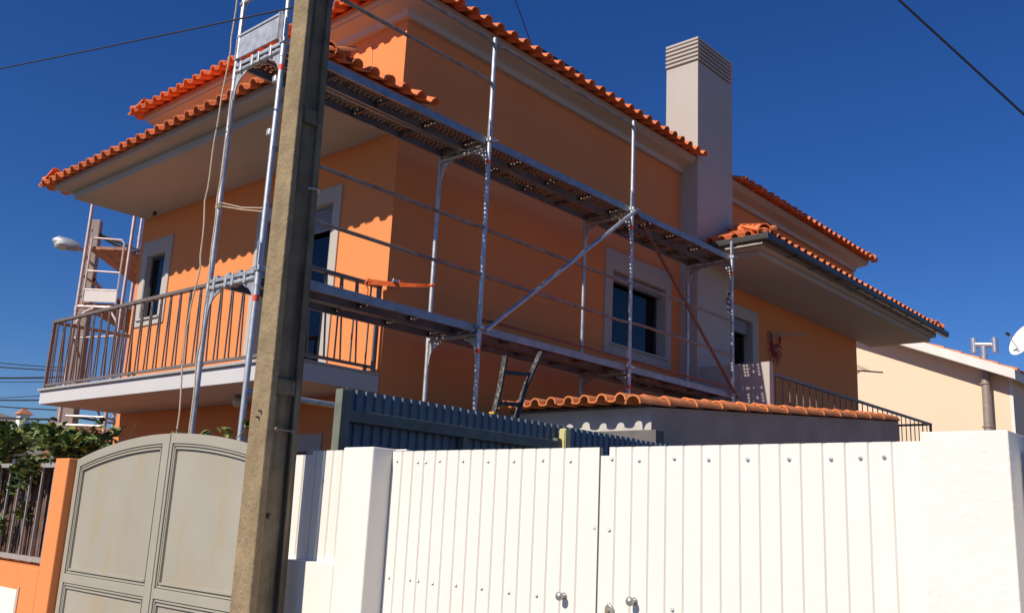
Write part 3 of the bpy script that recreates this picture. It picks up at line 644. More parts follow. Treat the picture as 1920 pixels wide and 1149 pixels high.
# ------------------------------------------------------------------ grey arched gate
GX = 3.0
def arch_z(y): return 2.037-(y-5.554)**2*.0995
gate = thing('arched_gate', (GX, 5.55, .11), 'grey metal double gate with an arched top beside the orange pillar', 'gate')
def arch_strip(mb, ya, yb, dz0, dz1, x0, x1, n=14):
    ys = [ya+(yb-ya)*k/n for k in range(n+1)]
    loops = [[(x0, y, arch_z(y)+dz0), (x1, y, arch_z(y)+dz0), (x1, y, arch_z(y)+dz1), (x0, y, arch_z(y)+dz1)] for y in ys]
    mb.ring(loops); b = len(mb.v); mb.f += [(b-4, b-3, b-2, b-1), (b-4*n-4, b-4*n-3, b-4*n-2, b-4*n-1)]
for ya, yb in ((5.558, 6.80), (4.31, 5.55)):
    st_w = .055
    fr_ = MB(); arch_strip(fr_, ya, yb, -.062, 0, GX-.02, GX+.02)
    for y0_, y1_ in ((ya, ya+st_w), (yb-st_w, yb)):
        loops = [[(GX-.02, y0_, z), (GX-.02, y1_, z), (GX+.02, y1_, z2), (GX+.02, y0_, z2)] for z, z2 in ((.2, .2),)]
        zt0, zt1 = arch_z(y0_)-.06, arch_z(y1_)-.06
        fr_.ring([[(GX-.02, y0_, .2), (GX+.02, y0_, .2), (GX+.02, y1_, .2), (GX-.02, y1_, .2)], [(GX-.02, y0_, zt0), (GX+.02, y0_, zt0), (GX+.02, y1_, zt1), (GX-.02, y1_, zt1)]])
    for z in (.2, 1.045): fr_.box(GX-.02, GX+.02, ya+st_w, yb-st_w, z, z+.06)
    leaf = fr_.build('gate_leaf', 'gate_grey', gate, bevel=.003)
    p_ = MB(); arch_strip(p_, ya+st_w, yb-st_w, -.95, -.06, GX+.002, GX+.008)
    # sheet panels: lower rectangle and arched upper one
    ys = [ya+st_w+(yb-ya-2*st_w)*k/14 for k in range(15)]
    up = MB(); up.ring([[(GX+.004, y, 1.105) for y in ys], [(GX+.004, y, arch_z(y)-.06) for y in ys]], closed=False); up.build('upper_panel', 'gate_sheet', leaf)
    lo = MB(); lo.box(GX+.002, GX+.008, ya+st_w, yb-st_w, .26, 1.045); lo.build('lower_panel', 'gate_sheet', leaf)
    for k, dd in enumerate((.010, .030)):
        a, b = ya+st_w+dd, yb-st_w-dd; ys = [a+(b-a)*q/14 for q in range(15)]
        loop = [(GX-.004, a, 1.105+dd), (GX-.004, b, 1.105+dd)]+[(GX-.004, y, arch_z(y)-.06-dd) for y in reversed(ys)]
        loop.append(loop[0]); m_ = MB()
        for q0, q1 in zip(loop[:-1], loop[1:]): m_.beam(q0, q1, .011, .016, up=(1, 0, 0))
        m_.build('moulding', 'gate_grey', leaf)
        loop = [(GX-.004, a, .26+dd), (GX-.004, b, .26+dd), (GX-.004, b, 1.045-dd), (GX-.004, a, 1.045-dd), (GX-.004, a, .26+dd)]; m_ = MB()
        for q0, q1 in zip(loop[:-1], loop[1:]): m_.beam(q0, q1, .011, .016, up=(1, 0, 0))
        m_.build('moulding', 'gate_grey', leaf)
    for z in (.5, 1.6): MB().tube([(GX, yb if yb > 6 else ya, z), (GX, yb if yb > 6 else ya, z+.1)], .014, 8).build('hinge', 'gate_grey', leaf)
MB().box(GX-.026, GX-.02, 5.52, 5.60, .2, arch_z(5.55)-.004).build('cover_strip', 'gate_grey', gate)
# gate post hidden mostly behind the pole
tag(MB().box(3.0, 3.25, 4.2, 4.30, .1, 1.88).build('gate_post', 'orange', None, org=(3.1, 4.2, .1), bevel=.006), 'orange gate post mostly hidden behind the concrete pole', 'pillar')

# ------------------------------------------------------------------ orange street wall on the left
ow = thing('orange_street_wall', (2.93, 8.5, .1), 'orange plastered street wall with pillar and barred opening beside the arched gate', 'wall')
MB().box(2.925, 3.2, 6.81, 7.03, .1, 1.89).build('pillar', 'orange', ow, bevel=.008)
MB().box(2.925, 3.2, 7.03, 14.0, .1, 1.12).build('low_wall', 'orange', ow, bevel=.006)
MB().box(2.99, 3.03, 7.03, 13.9, 1.145, 1.18).build('bottom_rail', 'bar', ow)
MB().box(2.99, 3.03, 7.03, 13.9, 1.83, 1.862).build('top_rail', 'bar', ow)
for k in range(26): MB().box(3.0, 3.014, 7.2+k*.205, 7.214+k*.205, 1.17, 1.84).build('bar', 'bar', ow)
MB().box(2.915, 2.924, 7.33, 7.85, .42, .95).build('meter_door', 'white', ow, bevel=.004); MB().box(2.918, 2.925, 7.30, 7.33, .4, .97).build('meter_frame', 'render_brown', ow)
# reed screen behind the bars
rs = MB(); random.seed(3); y = 7.05
while y < 11.5:
    wd_ = random.uniform(.012, .03); x = 3.12+random.uniform(-.012, .012); z1_ = 1.86+random.uniform(-.12, .06); ln = random.uniform(-.02, .02)
    rs.beam((x, y, 1.12), (x+random.uniform(-.01, .01), y+ln, z1_), wd_, .014, up=(1, 0, 0)); y += wd_*.93
r_ = rs.build('reed_screen', 'reed', None, org=(3.12, 9, 1.12)); tag(r_, 'dark brown reed screen behind the bars of the orange wall', 'screen')
MB().beam((3.135, 7.04, 1.5), (3.135, 11.4, 1.5), .01, .02).build('wire', 'cable', r_)
for k, (y, z) in enumerate(((6.62, 2.02), (7.05, 1.93))):
    o = MB().tube([(3.35, y, .1), (3.36, y+.01, z)], [.05, .042], 9).build('fence_stake', 'reed_post', None, smooth=True, org=(3.35, y, .1)); tag(o, ['rough wooden stake among the vine leaves behind the arched gate', 'rough wooden stake among the vine leaves behind the orange pillar'][k], 'stake')

# ------------------------------------------------------------------ vine
random.seed(11)
def leaf_at(mb, p, size):
    a = random.uniform(0, 2*math.pi); tilt = random.uniform(-.2, 1.2); M = Matrix.Rotation(a, 3, 'Z') @ Matrix.Rotation(tilt, 3, 'X') @ Matrix.Rotation(random.uniform(-.5, .5), 3, 'Y')
    pts = [(0, 0, 0), (.34, .25, .05), (.42, .58, .02), (.18, .85, -.05), (0, 1.1, -.16), (-.18, .85, -.05), (-.42, .58, .02), (-.34, .25, .05), (0, .5, -.03)]
    vs = [Vector(p)+M @ (Vector(q)*size) for q in pts]
    mb.add(vs, [(0, 1, 8), (1, 2, 8), (2, 3, 8), (3, 4, 8), (4, 5, 8), (5, 6, 8), (6, 7, 8), (7, 0, 8)])
vine = thing('climbing_vine', (3.3, 8.0, .1), 'leafy green climbing vine spilling over the reed screen and orange wall', 'vine')
fol = {'leaf': MB(), 'leaf_dark': MB(), 'leaf_yellow': MB()}
def clump(c, r, n, size=.062):
    for _ in range(n):
        while True:
            q = Vector((random.uniform(-1, 1), random.uniform(-1, 1), random.uniform(-1, 1)))
            if q.length < 1: break
        q = q*(.55+.45*random.random()); p = Vector((c[0]+q.x*r[0], c[1]+q.y*r[1], c[2]+q.z*r[2]))
        k = random.random(); leaf_at(fol['leaf_yellow' if k < .16 else 'leaf_dark' if k < .5 else 'leaf'], p, size*random.uniform(.6, 1.35))
for k in range(60):
    y = 7.15+random.random()**1.1*3.6; f_ = min(1, (y-7.0)/1.3)
    clump((3.15+random.uniform(-.15, .35), y, 1.93+.13*f_+random.uniform(-.07, .10)), (.22, .2, .12), 62)
for k in range(44):
    y = 7.5+random.random()*2.2; clump((3.02+random.uniform(-.08, .06), y, 1.88-random.random()**1.6*(.12+.42*min(1, (y-7.4)/.6))), (.08, .10, .09), 34)
for k in range(18):
    y = 5.95+random.random()*1.25; clump((3.5+random.uniform(-.1, .35), y, 1.93+.05*random.random()-.03*(y < 6.3)), (.16, .13, .07), 36)
for c in ((3.5, 6.02, 2.06), (3.55, 5.85, 2.1), (3.6, 5.62, 2.13), (3.55, 6.5, 2.07), (3.4, 7.5, 2.2), (3.4, 7.15, 2.12)): clump(c, (.05, .07, .06), 16, .05)
for k, v in fol.items(): stuff(v.build('foliage', k, vine))
for k in range(12):
    y = 7.2+k*.3; MB().tube([(3.3, y, .1), (3.28+random.uniform(-.05, .05), y+.1, 1.0), (3.22, y+random.uniform(-.2, .2), 1.95)], [.014, .011, .006], 6).build('stem', 'stem', vine, smooth=True)
MB().tube([(3.4, 6.6, 1.9), (3.5, 6.1, 2.0), (3.6, 5.75, 2.08), (3.62, 5.55, 2.22)], [.006, .005, .004, .002], 5).build('shoot', 'leaf', vine); MB().tube([(3.4, 7.3, 1.98), (3.42, 6.95, 2.05), (3.4, 6.85, 2.2)], [.006, .004, .002], 5).build('shoot', 'leaf', vine)
MB().tube([(3.3, 10.2, 1.9), (3.3, 8, 1.96), (3.3, 7.1, 1.92), (3.5, 6.3, 1.9), (3.6, 5.7, 1.98)], .01, 6).build('stem', 'stem', vine)

# ------------------------------------------------------------------ white gate and white walls
def sheet(mb, y0_, y1_, z0, z1, x, pitch=.0755, gw=.014, gd=.008, phase=0):
    ys = [(y0_, 0)]; y = y0_+phase+pitch
    while y < y1_-.02:
        ys += [(y-gw/2-.002, 0), (y-gw/2+.003, gd), (y+gw/2-.003, gd), (y+gw/2+.002, 0)]; y += pitch
    ys.append((y1_, 0))
    mb.ring([[(x+d, q, z0) for q, d in ys], [(x+d, q, z1) for q, d in ys]], closed=False)
    mb.ring([[(x+d, q, z1) for q, d in ys], [(x+.024, q, z1) for q, d in ys], [(x+.024, q, z0) for q, d in ys]], closed=False)
wg = thing('white_gate', (3.0, 2.2, .11), 'white ribbed sheet-metal double gate between two white pillars', 'gate')
scm = MB().tube([(0, 0, 0), (-.004, 0, 0)], .0068, 8); scm.sphere((-.004, 0, 0), .0045, 8, 4); scm = scm.mesh('screw', 'zinc', smooth=True)
for (ya, yb), ph in (((2.207, 3.432), .02), ((.955, 2.158), .035)):
    m_ = MB(); sheet(m_, ya, yb, .18, 1.9, 3.0, phase=ph); leaf = m_.build('gate_leaf', 'white_metal', wg)
    f_ = MB()
    for z in (.2, .75, 1.3, 1.82): f_.box(3.028, 3.068, ya+.01, yb-.01, z, z+.04)
    for y in (ya+.01, yb-.05): f_.box(3.028, 3.067, y, y+.04, .24, 1.82)
    f_.build('back_frame', 'white_metal', leaf)
    L = [3.393, 3.255, 3.197, 3.105, 2.955, 2.799, 2.651, 2.497, 2.347] if ya > 2 else [2.146, 2.018, 1.867, 1.716, 1.567, 1.417, 1.265, 1.174, 1.096]
    for z in (1.85, 1.318, .77, .22):
        for y in L:
            if abs(z-1.318) < .1 and y in (2.347, 2.018): continue
            place(scm, 'screw', leaf, Matrix.Translation((3.0, y+random.uniform(-.004, .004), z+random.uniform(-.004, .004))))
m_ = MB().box(3.01, 3.025, 2.15, 2.215, .18, 1.868).build('meeting_stile', 'white_metal', wg)
place(scm, 'screw', wg, Matrix.Translation((3.003, 2.222, 1.59))); place(scm, 'screw', wg, Matrix.Translation((3.0, 2.15, 1.585)))
for y, z in ((2.359, 1.325), (2.029, 1.335)):
    kb = MB().tube([(3.0, y, z), (2.975, y, z)], [.009, .008], 10).build('knob', 'knob', wg, smooth=True); MB().sphere((2.968, y, z), .0175, 14, 8, (.8, 1, 1)).build('knob_ball', 'knob', kb, smooth=True); MB().tube([(3.0, y, z), (2.996, y, z)], .014, 12).build('rose', 'knob', kb, smooth=True)
lk = MB(); lk.prism([(2.14+.017*math.cos(t), 1.295+.02*math.sin(t)) for t in [R(180*k/8) for k in range(9)]]+[(2.123, 1.2), (2.157, 1.2)], 'x', 2.988, 3.0); lk.build('lock_plate', 'knob', wg, bevel=.003)
MB().tube([(2.987, 2.14, 1.29), (2.98, 2.14, 1.29)], .006, 8).build('lock_cylinder', 'brass', wg, smooth=True)
# pillars
pl = thing('white_pillar', (2.95, 3.55, .11), 'white plastered pillar and plinth between the concrete pole and white gate', 'pillar')
MB().box(2.88, 3.12, 3.436, 3.66, .1, 1.912).build('shaft', 'white', pl, bevel=.007)
MB().box(2.88, 3.12, 3.66, 4.19, .1, 1.362).build('plinth', 'white', pl, bevel=.006)
sh_ = MB(); sheet(sh_, 3.662, 3.985, 1.362, 1.905, 2.94, pitch=.0755, phase=-.005, gw=.02); sh_.build('side_sheet', 'white_metal', pl)
sh_ = MB(); sheet(sh_, 3.985, 4.19, 1.362, 1.885, 2.945, pitch=.0755); sh_.build('side_sheet', 'white_metal', pl)
MB().box(3.02, 3.045, 3.36, 3.436, 1.905, 1.911).build('tab', 'white_metal', pl)
pr_ = thing('white_pillar', (2.95, .82, .11), 'white roughcast pillar beside the cream house flue end of white gate', 'pillar')
MB().box(2.88, 3.14, .705, .945, .1, 1.915).build('shaft', 'roughcast', pr_, bevel=.004)
o = MB(); sheet(o, -1.4, .69, .15, 1.86, 3.0); tag(o.build('white_fence_sheet', 'white_metal', None, org=(3.0, 0, .15)), 'white ribbed metal fence sheet past the roughcast pillar', 'fence')

# ------------------------------------------------------------------ dark blue corrugated fence
FY = 4.42
bf = thing('corrugated_fence', (5.3, FY, 0), 'dark blue corrugated metal fence with grey-green frame behind the white gate', 'fence')
def corr(x0, x1, z0, z1):
    pts = []; p = .0745; x = x0
    while x < x1:
        for dx, dy in ((0, 0), (.036, 0), (.042, .013), (.064, .013), (.070, 0)): pts.append((x+dx, FY+dy))
        x += p
    mb = MB(); mb.ring([[(a, b, z0) for a, b in pts], [(a, b, z1) for a, b in pts]], closed=False)
    mb.ring([[(a, b+.0016, z0) for a, b in pts], [(a, b+.0016, z1) for a, b in pts]], closed=False); return mb
for k in range(4): corr(3.40+k*1.043, 3.40+(k+1)*1.043-.04, .05, 2.325-.004*k).build('sheet', 'blue_sheet', bf)
MB().box(3.38, 3.45, FY-.07, FY-.004, .0, 2.31).build('post', 'green_frame', bf, bevel=.004)
MB().box(5.40, 5.445, FY-.06, FY-.01, .0, 2.215).build('post', 'green_frame', bf)
MB().box(7.4, 7.46, FY-.06, FY-.01, .0, 2.25).build('post', 'green_frame', bf)
MB().box(3.45, 5.40, FY-.06, FY-.006, 2.125, 2.195).build('rail', 'green_frame', bf, bevel=.003)
MB().box(3.45, 5.40, FY-.06, FY-.006, 1.2, 1.27).build('rail', 'green_frame', bf)
MB().box(4.42, 4.47, FY-.055, FY-.008, 1.27, 2.125).build('upright', 'green_frame', bf)
MB().box(5.46, 5.52, FY-.09, FY-.03, .0, 2.29).build('corner_post', 'yellow_post', bf, bevel=.003); MB().box(5.452, 5.46, FY-.085, FY-.035, 2.12, 2.28).build('corner_plate', 'yellow_post', bf)

# ------------------------------------------------------------------ tiled shed
shed = thing('shed', (10, 5.4, 0), 'low plastered shed with an old orange tile roof behind the white gate', 'shed')
SX0, SX1, SY0, SY1 = 7.0, 13.1, 4.59, 6.26; zr0 = 2.66; TR = .088
def rz(x): return zr0+(x-6.75)*TR
mb = MB()
vs = [(SX0, SY0, 0), (SX1, SY0, 0), (SX1, SY1, 0), (SX0, SY1, 0), (SX0, SY0, rz(SX0)-.02), (SX1, SY0, rz(SX1)-.02), (SX1, SY1, rz(SX1)-.02), (SX0, SY1, rz(SX0)-.02)]
MB().add([vs[0], vs[3], vs[7], vs[4]], [(0, 1, 2, 3)]).build('front_wall', 'old_plaster', shed)
mb.add(vs, [(0, 1, 5, 4), (1, 2, 6, 5), (2, 3, 7, 6)]); mb.build('side_wall', 'render_brown', shed)
rf = MB().add([(6.985, SY0, rz(6.985)-.012), (SX1, SY0, rz(SX1)-.012), (SX1, SY1, rz(SX1)-.012), (6.985, SY1, rz(6.985)-.012), (6.985, SY0, rz(6.985)-.035), (SX1, SY0, rz(SX1)-.035), (SX1, SY1, rz(SX1)-.035), (6.985, SY1, rz(6.985)-.035)],
    [(0, 1, 2, 3), (7, 6, 5, 4), (0, 4, 5, 1), (1, 5, 6, 2), (2, 6, 7, 3), (3, 7, 4, 0)]).build('shed_roof', 'dark_board', shed)
tile_slope(rf, (6.75, SY1+.02, zr0), (0, -1, 0), (1, 0, 0), SY1-SY0-.095, TR, SX1-6.75-.3, lambda s, t: True, mesh=TILE_OLD, wd=.212, expo=.36, obj_rows=3)
for k in range(13):
    x = 6.755+k*.481; place(VERGE, 'verge_tile', rf, Matrix.Translation((x, SY0+.035, rz(x)-.012)) @ Matrix(((0, 1, 0, 0), (-1, 0, 0, 0), (0, 0, 1, 0), (0, 0, 0, 1))) @ Matrix.Rotation(math.atan(TR)-R(1.5), 4, 'X'))
MB().box(6.86, 6.99, SY0-.14, SY1-.05, 1.7, 2.43).build('front_board', 'dark_board', shed, bevel=.004)
MB().box(13.1, 13.16, SY0, SY1, 0, rz(SX1)-.02).build('end_pier', 'render_brown', shed)

# ------------------------------------------------------------------ old ladder
lad = thing('ladder', (5.7, 5.05, 0), 'paint-spattered black ladder leaning behind the corrugated fence', 'ladder')
def rail_pts(a, b, bend): return [a, a+(b-a)*.55+Vector(bend), b]
for k, (b_, t_) in enumerate(((Vector((4.95, 5.12, .02)), Vector((5.62, 5.12, 2.92))), (Vector((5.15, 5.12, .02)), Vector((6.07, 5.12, 3.03))))):
    A = Vector((5.505 if k == 0 else 5.775, 5.12, 2.40)); mid = A+(t_-A)*.72
    pts = [b_, A, A+(t_-A)*.5+Vector((.01 if k == 0 else -.03, 0, 0)), mid+Vector((.005 if k == 0 else -.015, 0, 0)), t_]
    r_ = MB()
    for q0, q1 in zip(pts[:-1], pts[1:]): r_.beam(q0, q1+(q1-q0).normalized()*.008, .028, .05, up=(0, 1, 0))
    s_o = r_.build('stile', 'ladder_black', lad, bevel=.006)
    if k == 0: MB().box(5.485, 5.52, 5.093, 5.147, 2.39, 2.45).build('paint_patch', 'ladder_foot', s_o)
for t in (.25, .78, -.3, -.85, -1.4, -1.95, -2.5, -3.05):
    a = Vector((5.505, 5.12, 2.40))+(Vector((5.62, 5.12, 2.92))-Vector((5.505, 5.12, 2.40)))*t*.95; b = Vector((5.775, 5.12, 2.42))+(Vector((6.07, 5.12, 3.03))-Vector((5.775, 5.12, 2.42)))*t*.85
    if t < 0: a = Vector((4.95, 5.12, .02))+(Vector((5.505, 5.12, 2.40))-Vector((4.95, 5.12, .02)))*(1+t/3.4); b = Vector((5.15, 5.12, .02))+(Vector((5.775, 5.12, 2.40))-Vector((5.15, 5.12, .02)))*(1+t/3.4)
    MB().beam(a, b, .022, .034).build('rung', 'ladder_black', lad, bevel=.005)

# ------------------------------------------------------------------ scaffold tower beyond the house, second pole, lamp
u = Vector((.70, .714, 0)); A = Vector((6.55, 15.85, 0)); B = Vector((7.04, 15.25, 0)); vv = (B-A).normalized()
mat('steel_warm', (.62, .50, .47), .5, .45, vary=.15, vscale=12)
mat('deck_wood', (.50, .25, .16), .8, vary=.2, vscale=8)
ft = thing('scaffold_tower', tuple((A+B)/2), 'pinkish scaffold tower with timber decks standing beyond the balcony', 'scaffold')
def at(p, z): return Vector((p.x, p.y, z))
for p in (A, B, A+u*2.5, B+u*2.5):
    po = MB().tube([at(p, .05), at(p, 7.2)], .03, 10).build('post', 'steel_warm', ft, smooth=True)
    for z in (4.8, 6.8): MB().tube([at(p, z-.08), at(p, z)], .036, 10).build('collar', 'steel_warm', po, smooth=True)
for z in (4.80, 2.8):
    MB().tube([at(A, z), at(B, z)], .026, 8).build('transom', 'steel_warm', ft, smooth=True)
for z in (4.84, 5.84):
    m_ = MB()
    for k in range(3):
        c_ = A+vv*(.05+.24*k+.1); m_.beam(at(c_, z)+u*.0, at(c_, z)+u*2.55, .22, .05)
    m_.build('deck', 'deck_wood', ft)
for q in (A, B):
    s_g = 1 if q is A else -1; arc = MB(); pts = [at(q, 4.5)+vv*s_g*.03, at(q, 4.58)+vv*s_g*.06, at(q, 4.72)+vv*s_g*.16, at(q, 4.78)+vv*s_g*.3]
    for a_, b_ in zip(pts[:-1], pts[1:]): arc.beam(a_, b_, .05, .03)
    arc.build('gusset', 'steel_warm', ft)
a_, b_ = A+vv*.1-u*.04, A+vv*.68-u*.04
fg = MB().tube([at(a_, 4.85), at(a_, 5.98), at(a_+vv*.05, 6.0), at(b_-vv*.05, 5.98), at(b_, 5.92), at(b_, 4.85)], .018, 8).build('end_guard', 'steel_warm', ft, smooth=True)
MB().tube([at(a_, 5.42), at(b_, 5.40)], .015, 8).build('guard_bar', 'steel_warm', fg)
MB().beam(at(a_, 4.98), at(b_, 4.98), .015, .2).build('toe_board', 'fascia_white', fg); MB().tube([at(a_, 5.09), at(b_, 5.09)], .015, 8).build('guard_bar', 'steel_warm', fg)
MB().tube([at(A, 5.35)+u*.05, at(A, 5.35)+u*2.45], .02, 8).build('guard_rail', 'deck_wood', ft); MB().tube([at(A, 4.3), at(A, 2.7)+u*2.4], .02, 8).build('diagonal_brace', 'deck_wood', ft)
MB().tube([at(A, 4.25), at(B, 4.32)], .012, 6).build('cross_bar', 'steel_warm', ft); MB().tube([at(B, 2.95), at(B, 2.9)+u*2.4], .02, 8).build('guard_rail', 'steel_warm', ft); MB().tube([at(A, 2.95)+vv*.1, at(B, 2.95)], .02, 8).build('guard_rail', 'steel_warm', ft)
up_ = thing('utility_pole', (7.4, 17.5, 0), 'pale concrete utility pole with a street lamp beyond the scaffold tower', 'utility pole')
def p2(a, b, z): k = .085+(6.7-z)*.0185; ux, uy = (.74, -.67), (.67, .74); return (7.33+(ux[0]*a+uy[0]*b)*k, 17.4+(ux[1]*a+uy[1]*b)*k, z)
m_ = MB(); m_.ring([[p2(a, b, z) for a, b in ((-1, -1), (1, -1), (1, 1), (-1, 1))] for z in (0, 2, 4, 6.82)]); n_ = len(m_.v); m_.f.append((n_-4, n_-3, n_-2, n_-1)); m_.build('shaft', 'concrete_pale', up_, bevel=.012)
for z in (6.6, 6.35, 6.05, 5.7, 5.3, 4.9): MB().tube([p2(-.45, -1.02, z), p2(-.45, -.98, z)], .018, 8).build('bolt_hole', 'frame_dark', up_)
lmp = thing('street_lamp', (6.95, 16.95, 6.0), 'white street lamp head on a short arm against the blue sky', 'street lamp')
MB().tube([(7.32, 17.35, 5.95), (6.95, 16.98, 6.08), (6.85, 17.02, 6.12)], .026, 8).build('arm', 'steel_warm', lmp, smooth=True)
d_ = (Vector((6.60, 17.18, 6.2))-Vector((6.9, 16.98, 6.12))).normalized(); c0 = Vector((6.92, 16.97, 6.1))
MB().tube([c0, c0+d_*.08, c0+d_*.2, c0+d_*.42, c0+d_*.5], [.05, .09, .11, .10, .03], 10).build('housing', 'lamp_case', lmp, smooth=True)
MB().sphere(tuple(c0+d_*.33+Vector((0, 0, -.05))), .12, 12, 6, (1.1, 1.1, .75)).build('lens', 'lamp_glass', lmp, smooth=True)

# ------------------------------------------------------------------ overhead cables
def cable(pa, pb, sag, r, label, group=None):
    pa, pb = Vector(pa), Vector(pb); pts = [pa+(pb-pa)*t-Vector((0, 0, sag*4*t*(1-t))) for t in [k/14 for k in range(15)]]
    tag(MB().tube(pts, r, 6).build('overhead_cable', 'cable', None, smooth=True, org=tuple(pb)), label, 'cable', group)
ci = 0
for (a, b), r in zip((([6.2, 28.0, 5.3], [7.415, 17.537, 3.99]), ([6.2, 28.1, 5.15], [7.425, 17.542, 3.94]), ([6.35, 28.2, 4.62], [7.445, 17.554, 3.84]), ([6.4, 28.1, 4.55], [7.461, 17.563, 3.76]), ([6.55, 28.2, 3.98], [7.499, 17.585, 3.54]), ([6.5, 28.2, 4.1], [7.521, 17.598, 3.43]), ([6.6, 28.2, 4.2], [7.56, 17.62, 3.22]), ([6.7, 28.2, 3.8], [7.59, 17.64, 3.06])),
        (.011, .014, .02, .008, .008, .017, .014, .024)):
    nth = ['uppermost', 'second from top', 'third from top', 'fourth from top', 'fifth from top', 'third from bottom', 'second from bottom', 'lowest and thickest'][ci]; ci += 1
    cable(a, b, .12, r, nth+' of the dark cables reaching the pale concrete pole', 'cables reaching the pale pole')
cable([7.6, 17.6, 3.1], [9.6, 12.9+.4, 2.7], .05, .022, 'dark cable from the pale pole passing behind the scaffold tower under the balcony')
cable([2.2, 13.5, 6.2], [3.6, 4.9, 5.18], .02, .0065, 'black overhead cable crossing the open sky to the concrete pole')
cable([7.95, 3.1, 7.15], [11.5, .6, 3.9], .0, .012, 'single black cable crossing the empty blue sky beyond the cream house')
cable([6.0, 6.8, 9.4], [8.9, 7.75, 7.75], .0, .007, 'thin wire dropping from the sky onto the main roof by the solar panel')
cb = MB()
for k in range(4): cb.tube([(7.38+.02*k, 17.32, 6.55-.02*k), (7.9, 16.75, 6.28-.05*k*(k > 1)), (8.5+.1*k, 15.2, 6.1)], .022, 6)
cb.tube([(7.35, 17.35, 5.72), (7.5, 17.1, 5.4), (7.9, 16.7, 5.1), (8.6, 15.6, 5.0)], .03, 6); cb.tube([(7.9, 16.72, 6.25), (7.62, 16.95, 6.2), (7.5, 17.1, 6.05)], .025, 6)
tag(cb.build('cable_bundle', 'cable', None, smooth=True, org=(7.4, 17.3, 6.5)), 'thick looped black cable bundle between pale pole and house corner', 'cable')
# ------------------------------------------------------------------ cream neighbour house on the right
ch = thing('cream_house', (27, 9, 0), 'cream rendered house with a sloping white gable edge behind the side balcony', 'house')
CX = 27.0
def gz(y): return 5.86+(y-6.33)*.405
mb = MB(); mb.prism([(6.42, 0), (16.5, 0), (16.5, gz(6.42)), (11.46, gz(11.46)), (6.42, gz(6.42))], 'x', CX, CX+9); mb.build('wall', 'cream', ch)
rf = MB(); 
for s, (ya, yb) in ((1, (6.2, 11.46)), (-1, (16.72, 11.46))):
    za, zb = gz(6.2), gz(11.46)
    rf.add([(CX-.6, ya, za-.02), (CX+9.4, ya, za-.02), (CX+9.4, yb, zb-.02), (CX-.6, yb, zb-.02), (CX-.6, ya, za+.24), (CX+9.4, ya, za+.24), (CX+9.4, yb, zb+.24), (CX-.6, yb, zb+.24)], [(0, 1, 2, 3), (7, 6, 5, 4), (0, 4, 5, 1), (1, 5, 6, 2), (2, 6, 7, 3), (3, 7, 4, 0)])
rf = rf.build('roof', 'fascia_white', ch)
vt = half_barrel('rake_tile', 'tile_old', .075, .06, .5)
for k in range(12):
    y = 6.15+k*.445; sl = math.atan(.405)
    place(vt, 'rake_tile', rf, Matrix.Translation((CX-.5, y, gz(y)+.225)) @ Matrix.Rotation(sl-R(2), 4, 'X'))
tl = MB()
for q in range(6):
    for k in range(12):
        y = 6.15+k*.445; tl.beam((CX-.1+q*.24, y, gz(y)+.26), (CX-.1+q*.24, y+.44, gz(y+.44)+.25), .2, .04)
stuff(tl.build('tile_field', 'tile_old', rf))
MB().box(CX-.02, CX+.001, 6.42, 6.5, 0, gz(6.42)).build('corner_strip', 'fascia_white', ch)
fl_ = MB().tube([(CX-.16, 7.06, 0), (CX-.16, 7.02, 6.33)], [.135, .115], 12).build('flue_pipe', 'flue', None, smooth=True, org=(CX-.16, 7.06, 0)); tag(fl_, 'brown flue pipe with a T-shaped zinc cowl on the cream wall', 'flue pipe')
MB().tube([(CX-.16, 7.02, 6.3), (CX-.16, 7.02, 6.78)], .085, 12).build('pipe_end', 'zinc', fl_, smooth=True)
MB().tube([(CX-.16, 6.74, 6.8), (CX-.16, 7.26, 6.86)], .07, 12).build('cross_pipe', 'zinc', fl_, smooth=True)
for y, z in ((6.74, 6.8), (7.26, 6.83)): MB().tube([(CX-.16, y, z-.2), (CX-.16, y, z+.2)], .085, 12).build('cowl', 'zinc', fl_, smooth=True)
for z in (2.0, 4.6, 5.75): MB().tube([(CX-.16, 7.045, z), (CX-.16, 7.045, z+.04)], .142, 12).build('clamp', 'flue', fl_)
MB().box(CX-.03, CX, 6.95, 7.15, 5.74, 5.78).build('wall_bracket', 'flue', fl_)
ds = thing('satellite_dish', (26.2, 5.85, 5.6), 'white satellite dish above the roof edge of the cream house', 'satellite dish')
nd = Vector((-.55, .42, .35)).normalized(); a_ = nd.cross(Vector((0, 0, 1))).normalized(); b_ = a_.cross(nd); cD = Vector((26.25, 5.83, 6.72)); loops = []
for r in (0.001, .2, .36, .46):
    loops.append([tuple(cD+(a_*math.cos(t)+b_*math.sin(t)*1.05)*r+nd*(r*r*.55)) for t in [2*math.pi*k/20 for k in range(20)]])
for r in (.46, .36, .2, .001): loops.append([tuple(cD+(a_*math.cos(t)+b_*math.sin(t)*1.05)*r+nd*(r*r*.55-.012)) for t in [2*math.pi*k/20 for k in range(20)]])
MB().ring(loops).build('reflector', 'dish', ds, smooth=True)
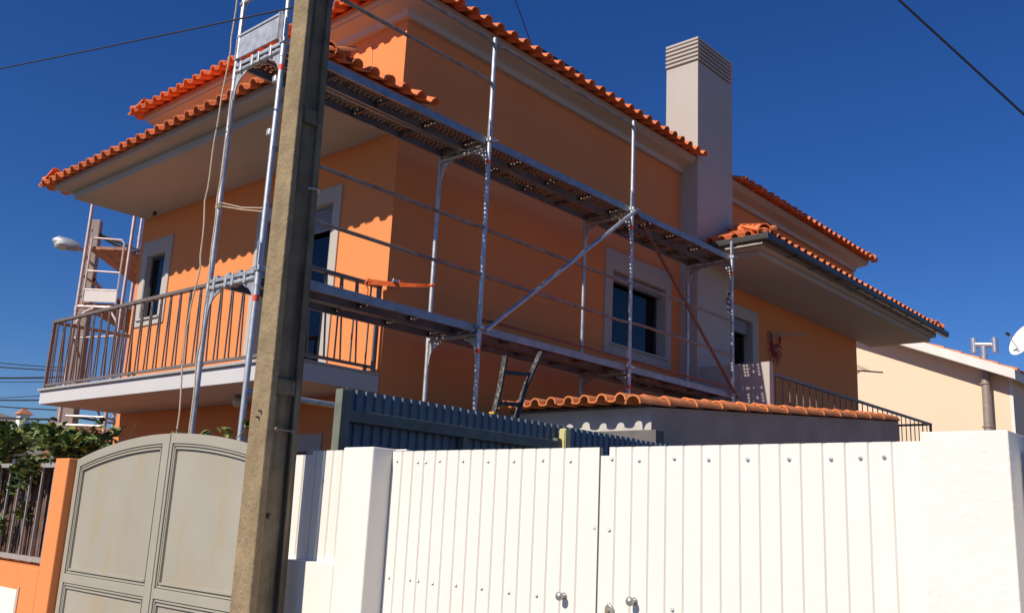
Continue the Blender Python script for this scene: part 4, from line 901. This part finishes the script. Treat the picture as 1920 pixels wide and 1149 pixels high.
MB().tube([tuple(cD-b_*.4), tuple(cD+nd*.55-b_*.12)], .012, 6).build('arm', 'zinc', ds); MB().tube([tuple(cD+nd*.5-b_*.12), tuple(cD+nd*.6-b_*.12)], .04, 8).build('receiver', 'frame_dark', ds)
MB().tube([tuple(cD-nd*.03), tuple(cD-nd*.2), (cD-nd*.2)-Vector((0, 0, 1.15))], .025, 8).build('mast', 'zinc', ds)

# ------------------------------------------------------------------ far houses on the left
fo = thing('far_wall', (8.6, 19.3, 0), 'orange rendered garden wall with a white coping beyond the vine', 'wall')
A_, B_ = Vector((8.0, 19.85, 0)), Vector((9.9, 17.85, 0))
MB().add([(A_.x, A_.y, 0), (B_.x, B_.y, 0), (B_.x, B_.y, 2.92), (A_.x, A_.y, 3.16), (A_.x+.15, A_.y+.15, 0), (B_.x+.15, B_.y+.15, 0), (B_.x+.15, B_.y+.15, 2.92), (A_.x+.15, A_.y+.15, 3.16)], [(0, 1, 2, 3), (7, 6, 5, 4), (0, 4, 5, 1), (1, 5, 6, 2), (2, 6, 7, 3), (3, 7, 4, 0)]).build('wall', 'far_orange', fo)
MB().beam((A_.x-.08, A_.y-.08, 2.84), (B_.x-.08, B_.y-.08, 2.84), .12, .05).build('coping', 'fascia_white', fo)
fh = thing('far_house', (18, 48, 0), 'distant low house with a grey roof and a capped chimney beyond the cables', 'house')
MB().box(12.5, 23.5, 45.5, 53, 0, 3.6).build('wall', 'white', fh)
r_ = MB(); r_.add([(11.9, 45, 3.55), (24.1, 45, 3.55), (24.1, 53.5, 3.55), (11.9, 53.5, 3.55), (15.6, 49.2, 5.9), (16.0, 49.2, 5.9)], [(0, 1, 5, 4), (1, 2, 5), (2, 3, 4, 5), (3, 0, 4), (3, 2, 1, 0)]); rf = r_.build('roof', 'far_roof', fh)
MB().box(17.75, 18.2, 47.4, 47.85, 3.9, 5.5).build('chimney', 'white', rf)
MB().add([(17.62, 47.27, 5.5), (18.33, 47.27, 5.5), (18.33, 47.98, 5.5), (17.62, 47.98, 5.5), (17.97, 47.62, 5.85)], [(0, 1, 4), (1, 2, 4), (2, 3, 4), (3, 0, 4), (3, 2, 1, 0)]).build('chimney_cap', 'far_orange', rf)
